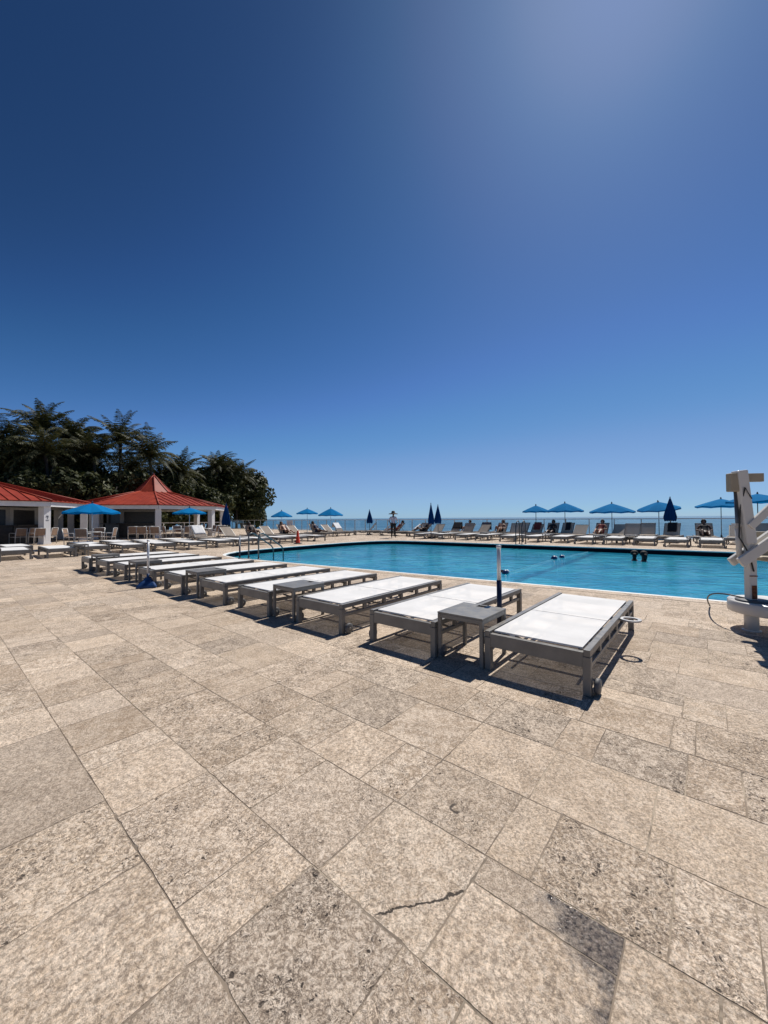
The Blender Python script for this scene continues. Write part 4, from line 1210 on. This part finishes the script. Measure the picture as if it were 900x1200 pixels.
def standing():
    p = G(461, 630.2)
    t = thing('person', 'standing person in a wide dark hat, lilac shirt and black trousers by the pool', 'person', p, R(14))
    J = dict(pelvis=(0, 0, .96), chest=(0, .0, 1.28), neck=(0, .01, 1.48), head=(0, -.02, 1.62), face=Vector((0, -1, -.1)).normalized())
    for q, x in (('l', -1), ('r', 1)):
        J['sh' + q] = (x * .19, 0, 1.40); J['el' + q] = (x * .30, .04, 1.15); J['wr' + q] = (x * .24, -.16, 1.02 if x < 0 else 1.08)
        J['hip' + q] = (x * .10, 0, .90); J['kn' + q] = (x * .12, -.05 if x < 0 else .02, .49); J['an' + q] = (x * .13, .03 * x, .075); J['to' + q] = (x * .15, .03 * x - .15, .035)
    f = figure(J); skin_mesh('body', f.v, f.e, f.r, M['skin_dark'], t)
    swim(t, f, ['pelvis', 'waist', 'chest', 'upper', 'shl', 'shr', 'ell', 'elr'], 1.16, M['cloth_lilac'], 'shirt')
    swim(t, f, ['pelvis', 'hipl', 'hipr', 'thl', 'thr', 'knl', 'knr', 'cal', 'car', 'anl', 'anr'], 1.22, M['cloth_black'], 'trousers')
    hair(t, J['head'], J['neck'], J['face'], M['hair_black'])
    MB().lathe([(.0, 1.86), (.10, 1.85), (.125, 1.75), (.15, 1.70), (.30, 1.67), (.32, 1.62), (.29, 1.64), (.12, 1.66)], (0, -.01, 0), 28).build('hat', M['straw'], t)
standing()
def swimmer(px, py, label, skin, hairm, rz):
    p = G(px, py, WZ)
    t = thing('person', label, 'person', (p.x, p.y, WZ), rz, 'swimmers in the pool')
    f = Fig(); A = f.add
    A('belly', (0, 0, -.45), (.14, .10)); A('chest', (0, 0, -.22), (.17, .11), 'belly'); A('upper', (0, 0, -.06), (.11, .08), 'chest'); A('neck', (0, 0, .04), .055, 'upper')
    A('chin', (0, -.01, .12), .066, 'neck'); A('head', (0, -.01, .20), (.09, .10), 'chin'); A('crown', (0, 0, .29), .07, 'head'); A('nose', (0, -.115, .18), .014, 'head')
    for x in (-1, 1):
        s = str(x); A('s' + s, (x * .20, 0, -.09), .065, 'upper'); A('e' + s, (x * .34, -.05, -.28), .045, 's' + s); A('w' + s, (x * .30, -.26, -.34), .03, 'e' + s)
        A('p' + s, (x * .29, -.34, -.34), (.038, .018), 'w' + s)
        for i in range(4): A('f%s%d' % (s, i), (x * .29 - .03 + .02 * i, -.44 - .01 * (i in (1, 2)), -.35), .0085, 'p' + s)
        A('t' + s, (x * .29 - x * .055, -.36, -.34), .0095, 'p' + s)
    skin_mesh('body', f.v, f.e, f.r, skin, t)
    hair(t, (0, -.01, .20), (0, 0, .04), (0, -1, 0), hairm, .12)
swimmer(743.5, 656.5, 'dark haired swimmer near the far edge, the one away from the lift', M['skin_dark'], M['hair_black'], R(150))
swimmer(754.5, 657.5, 'dark haired swimmer near the far edge, the one closer to the lift', M['skin_dark'], M['hair_black'], R(170))

# ------------------------------------------------------------------ towels and bags on the loungers
def towel(lounger, m, label, ang=50, drop=.35, name='towel', w=.33):
    t = MB(); c, s = math.cos(R(ang)), math.sin(R(ang)); hy, bl = 1.34, .80
    pts = []
    for i in range(7): d = bl * (.25 + .75 * i / 6); pts.append((hy + .02 + d * c - .014 * s, .362 + d * s + .014 * c))
    ty, tz = hy + bl * c, .36 + bl * s
    pts += [(ty + .02, tz + .03), (ty + .05, tz - .02)] + [(ty + .055 + .02 * i, tz - .02 - drop * i / 4) for i in range(1, 5)]
    vs = []; n = 9
    for i, (y, z) in enumerate(pts):
        for j in range(n): x = -w + 2 * w * j / (n - 1); vs.append((x + .012 * math.sin(i), y + .006 * math.sin(j * 2.1), z + .004 * math.sin(j * 1.7 + i)))
    fs = [(i * n + j, i * n + j + 1, (i + 1) * n + j + 1, (i + 1) * n + j) for i in range(len(pts) - 1) for j in range(n - 1)]
    t.add(vs, fs, True); o = t.build(name, m)
    sd = o.modifiers.new('cloth_thickness', 'SOLIDIFY'); sd.thickness = .012; sd.offset = 1
    o.location = lounger.location; o.rotation_euler = lounger.rotation_euler
    tag(o, label, 'towel', 'towels over lounger backs')
towel(short_raised[0], M['towel'], 'white towel draped over a raised lounger back beside the pool handrails', drop=.55)
towel(far_raised[0], M['cloth_black'], 'black towel hanging over a lounger back beside the folded parasols', drop=.5)
towel(far_raised[7], M['cloth_black'], 'black towel over a lounger back below the second far parasol', drop=.4, w=.15)
towel(far_raised[2], M['cloth_navy'], 'navy towel over a lounger back among the dense far loungers', drop=.5)
towel(far_raised[11], M['cloth_black'], 'black towel over a lounger back under the folded wide parasol', drop=.4, w=.2)
towel(far_raised[5], M['cloth_red'], 'dark red towel over a lounger back near the ladder rails', drop=.3, w=.22)
towel(far_side[1], M['towel'], 'white towel over the back of a lounger near the hatted person', ang=38, drop=.3)
towel(short_raised[8], M['cloth_white'], 'pale towel over the last raised lounger behind the short end', drop=.3)

# ------------------------------------------------------------------ trees
def leaf_quads(mb, tint, c, nrm, s, rng, tv):
    a = nrm.orthogonal().normalized(); b = nrm.cross(a); an = rng.random() * 6.28
    x = (a * math.cos(an) + b * math.sin(an)) * s; y = (b * math.cos(an) - a * math.sin(an)) * s * rng.uniform(.6, .9)
    mb.add([c - x * .9, c - y * .7 + x * .1, c + x, c + y * .7 + x * .1], [(0, 1, 2, 3)]); tint.append(tv)
def broad_tree(loc, Rx, Hh, label, seed, nleaf=6500, leaf=.26, low=.1):
    rng = random.Random(seed)
    t = thing('sea_grape_tree', label, 'tree', loc, 0, 'broad leaved trees behind the pavilions')
    tr = MB()
    tips = []
    for k in range(4):
        a = k * 1.6 + rng.random(); pts = [Vector((0.15 * math.cos(a), .15 * math.sin(a), -.3)), Vector((Rx * .15 * math.cos(a), Rx * .15 * math.sin(a), Hh * .3)), Vector((Rx * .38 * math.cos(a), Rx * .38 * math.sin(a), Hh * .58)), Vector((Rx * .5 * math.cos(a + .3), Rx * .5 * math.sin(a + .3), Hh * .8))]
        tr.tube(pts, [.22, .16, .1, .04], 8)
    tr.build('trunk', M['wood'], t)
    lobes = []
    for k in range(16):
        a = rng.random() * 6.28; rr = Rx * math.sqrt(rng.random()) * .72; zz = Hh * rng.uniform(low + .14, .86)
        rr *= math.sqrt(max(.15, 1 - ((zz / Hh - .35) / .68) ** 2))
        q = rng.uniform(.20, .34) * min(Rx * 1.2, Hh * .75)
        lobes.append((Vector((rr * math.cos(a), rr * math.sin(a), zz)), q))
    lobes.append((Vector((0, 0, Hh * .80)), .28 * min(Rx * 1.2, Hh * .75)))
    mb = MB(); tint = []
    for i in range(nleaf):
        c, q = rng.choice(lobes)
        d = Vector((rng.gauss(0, 1), rng.gauss(0, 1), rng.gauss(0, 1))).normalized()
        p = c + d * q * (rng.random() ** .35) * Vector((1, 1, .8)).length / 1.6
        if p.z < .15: continue
        nr = (d * .8 + Vector((rng.gauss(0, 1), rng.gauss(0, 1), rng.gauss(0, 1) + .5)) * .7).normalized()
        leaf_quads(mb, tint, p, nr, leaf * rng.uniform(.6, 1.25), rng, rng.random() ** 1.7)
    mb.build('crown', M['grape'], t, tint=tint)
def palm_mesh(seed, Hh):
    rng = random.Random(seed)
    lean = Vector((rng.uniform(-1, 1), rng.uniform(-1, 1), 0)) * .7
    pts = [lean * (s * s) + Vector((0, 0, Hh * s)) for s in [i / 8 for i in range(9)]]
    tr = MB().tube(pts, [.22, .17, .15, .14, .14, .13, .13, .14, .17], 10)
    top = pts[-1]
    mb = MB(); tint = []
    nf = 36
    for k in range(nf):
        a = k * 2.39996 + rng.uniform(-.2, .2); tier = k / nf
        el = R(86 - 98 * tier + rng.uniform(-9, 9)); L = rng.uniform(2.9, 4.3)
        d = Vector((math.cos(a), math.sin(a), 0)); p = top + Vector((0, 0, .1)); ang = el; seg = 12; cur = []
        droop = rng.uniform(.8, 1.75)
        for i in range(seg + 1):
            cur.append(p.copy()); p = p + (d * math.cos(ang) + Vector((0, 0, math.sin(ang)))) * (L / seg); ang -= droop / seg * (.6 + 1.1 * i / seg)
        dead = tier > .9 and rng.random() < .6
        mb2 = MB().tube(cur, [.03 - .002 * i for i in range(seg + 1)], 4)
        mb.add(mb2.v, mb2.f); tint += [.7] * len(mb2.f)
        side = d.cross(Vector((0, 0, 1)))
        nl = 34
        for i in range(2, nl):
            s = i / nl * seg; j = min(seg - 1, int(s)); q = cur[j].lerp(cur[j + 1], s - j); fw = (cur[j + 1] - cur[j]).normalized()
            ll = .70 * math.sin(math.pi * min(1, (i / nl) * .86 + .12)) ** .7 * rng.uniform(.8, 1.1)
            for sd in (-1, 1):
                dr = (side * sd * .75 + fw * .55 - Vector((0, 0, 1)) * rng.uniform(.3, .8)).normalized()
                w = fw * .042; tipp = q + dr * ll
                midp = q + dr * ll * .5 + Vector((0, 0, .03))
                mb.add([q - w * .5, midp - w, tipp, midp + w, q + w * .5], [(0, 1, 2, 3, 4)])
                tint.append(1.0 if dead else rng.random() ** 1.5 * .8)
    return tr, mb, tint, top
PALMS = []
for sd in range(4):
    PALMS.append(palm_mesh(100 + sd, 1.0))
def palm(px, D, cy, label, seed, scale=1.0):
    loc = AT(px, D, -.6); Hh = ZAT(px, cy, D) + .6
    tr, mb, tint, top = palm_mesh(seed, Hh)
    t = thing('coconut_palm', label, 'palm tree', loc, seed * 1.3, 'coconut palms behind the pavilions')
    o = tr.build('trunk', M['wood'], t); mb.build('crown', M['palm'], t, tint=tint)
for i, (px, D, cy) in enumerate(((38, 29, 497), (78, 30, 507), (4, 29, 512), (140, 31, 511), (113, 29, 530), (180, 31, 531), (160, 33, 546), (212, 35, 549), (258, 42, 543), (60, 27, 526), (277, 43, 553), (196, 34, 554), (22, 27, 535), (95, 32, 520))):
    lab = ['tallest coconut palm, rising above the larger pavilion', 'coconut palm with a high crown, second past the tallest one', 'coconut palm cut by the picture edge above the larger pavilion',
           'tall coconut palm standing clear above the gap between the pavilions', 'lower coconut palm with pale drooping fronds between the pavilions', 'coconut palm directly above the peaked pavilion cap',
           'coconut palm half hidden behind the peaked cap', 'coconut palm just past the peaked cap towards the sea', 'coconut palm poking out of the sea grape mass', 'short coconut palm over the larger pavilion eave',
           'coconut palm tuft at the seaward end of the trees', 'small coconut palm behind the peaked roof slope', 'short coconut palm low behind the larger pavilion roof', 'middle height coconut palm behind the blue parasol'][i]
    palm(px, D, cy + 7, lab, 31 + i)
for i, (px, D, top, wpx, nl) in enumerate(((286, 45, 552, 58, 12000), (260, 44, 530, 68, 14000), (226, 40, 547, 62, 12000), (192, 33, 556, 62, 11000), (150, 29, 550, 66, 13000), (105, 30, 532, 72, 14000), (60, 28, 520, 74, 15000), (15, 27, 518, 78, 15000), (-30, 27, 524, 70, 8000), (128, 27.5, 556, 60, 11000), (82, 26, 548, 60, 11000), (240, 38, 570, 74, 12000), (34, 25.5, 545, 66, 11000))):
    lab = ['sea grape tree at the seaward end sloping down to the fence', 'largest sea grape tree, rounded and highest beside the open sky', 'sea grape tree behind the seaward half of the peaked roof', 'dark bushy tree behind the peaked cap',
           'dark bushy tree between the cap and the gap palm', 'dark bushy tree above the gap between the pavilions', 'dense dark tree behind the tallest palm trunk', 'dense dark tree behind the larger pavilion', 'dense dark tree at the picture edge',
           'low shrub tree behind the white railing near the peaked pavilion', 'low shrub tree behind the white railing near the larger pavilion', 'low sea grape clump behind the outer column of the peaked pavilion', 'low shrub tree behind the larger pavilion roof'][i]
    z = ZAT(px, top, D) + .6
    loc = AT(px, D, -.6)
    broad_tree(loc, wpx / 2 / 450 * D * H * 1.3, z, lab, 60 + i, nl, .30 if D > 38 else .26)

# ------------------------------------------------------------------ light
SUN_AZ, SUN_EL = R(33), R(54)
sd = Vector((math.sin(SUN_AZ) * math.cos(SUN_EL), math.cos(SUN_AZ) * math.cos(SUN_EL), math.sin(SUN_EL)))
L = bpy.data.lights.new('sun', 'SUN'); L.energy = 5.0; L.angle = R(.53); L.color = (1, .955, .89)
lo = bpy.data.objects.new('sun', L); col.objects.link(lo); lo.rotation_euler = sd.to_track_quat('Z', 'Y').to_euler(); lo.location = (0, 0, 30)
w = bpy.data.worlds.new('World'); scene.world = w; w.use_nodes = True
nt = w.node_tree; nt.nodes.clear(); q = NT(nt)
sky = q.n('ShaderNodeTexSky', sky_type='NISHITA'); sky.sun_disc = False
sky.sun_elevation = SUN_EL; sky.sun_rotation = SUN_AZ; sky.air_density = .6; sky.dust_density = .19; sky.ozone_density = 3.0; sky.altitude = 0
bg = q.n('ShaderNodeBackground'); bg.inputs[1].default_value = .07
sc1 = q.n('ShaderNodeVectorMath', operation='SCALE'); q.l(sky.outputs[0], sc1.inputs[0]); sc1.inputs['Scale'].default_value = .07
cv = q.n('ShaderNodeRGBCurve'); q.l(sc1.outputs[0], cv.inputs['Color'])
for k_, pts_ in enumerate((((.048, .014), (.087, .050), (.113, .085), (.149, .122), (.2, .19), (.325, .262), (.548, .35), (1, .9)), ((.084, .047), (.133, .125), (.175, .19), (.24, .285), (.475, .455), (.594, .52), (1, .95)), ((.171, .14), (.232, .27), (.261, .335), (.326, .47), (.356, .53), (.438, .60), (.6, .71), (1, .95)))):
    c_ = cv.mapping.curves[k_]
    while len(c_.points) > 2: c_.points.remove(c_.points[1])
    c_.points[0].location = (0, 0); c_.points[1].location = pts_[-1]
    for x_, y_ in pts_[:-1]: c_.points.new(x_, y_)
    for p_ in c_.points: p_.handle_type = 'AUTO_CLAMPED'
cv.mapping.update()
sc2 = q.n('ShaderNodeVectorMath', operation='SCALE'); q.l(cv.outputs[0], sc2.inputs[0]); sc2.inputs['Scale'].default_value = 1 / .07
ow = q.n('ShaderNodeOutputWorld'); q.l(sc2.outputs[0], bg.inputs[0]); q.l(bg.outputs[0], ow.inputs[0])

scene.view_settings.view_transform = 'Standard'; scene.view_settings.look = 'None'; scene.view_settings.exposure = 0; scene.view_settings.gamma = 1
scene.view_settings.use_curve_mapping = False
scene.render.engine = 'CYCLES'
scene.cycles.max_bounces = 6; scene.cycles.transparent_max_bounces = 16; scene.cycles.use_denoising = True
scene.cycles.caustics_reflective = False; scene.cycles.caustics_refractive = False
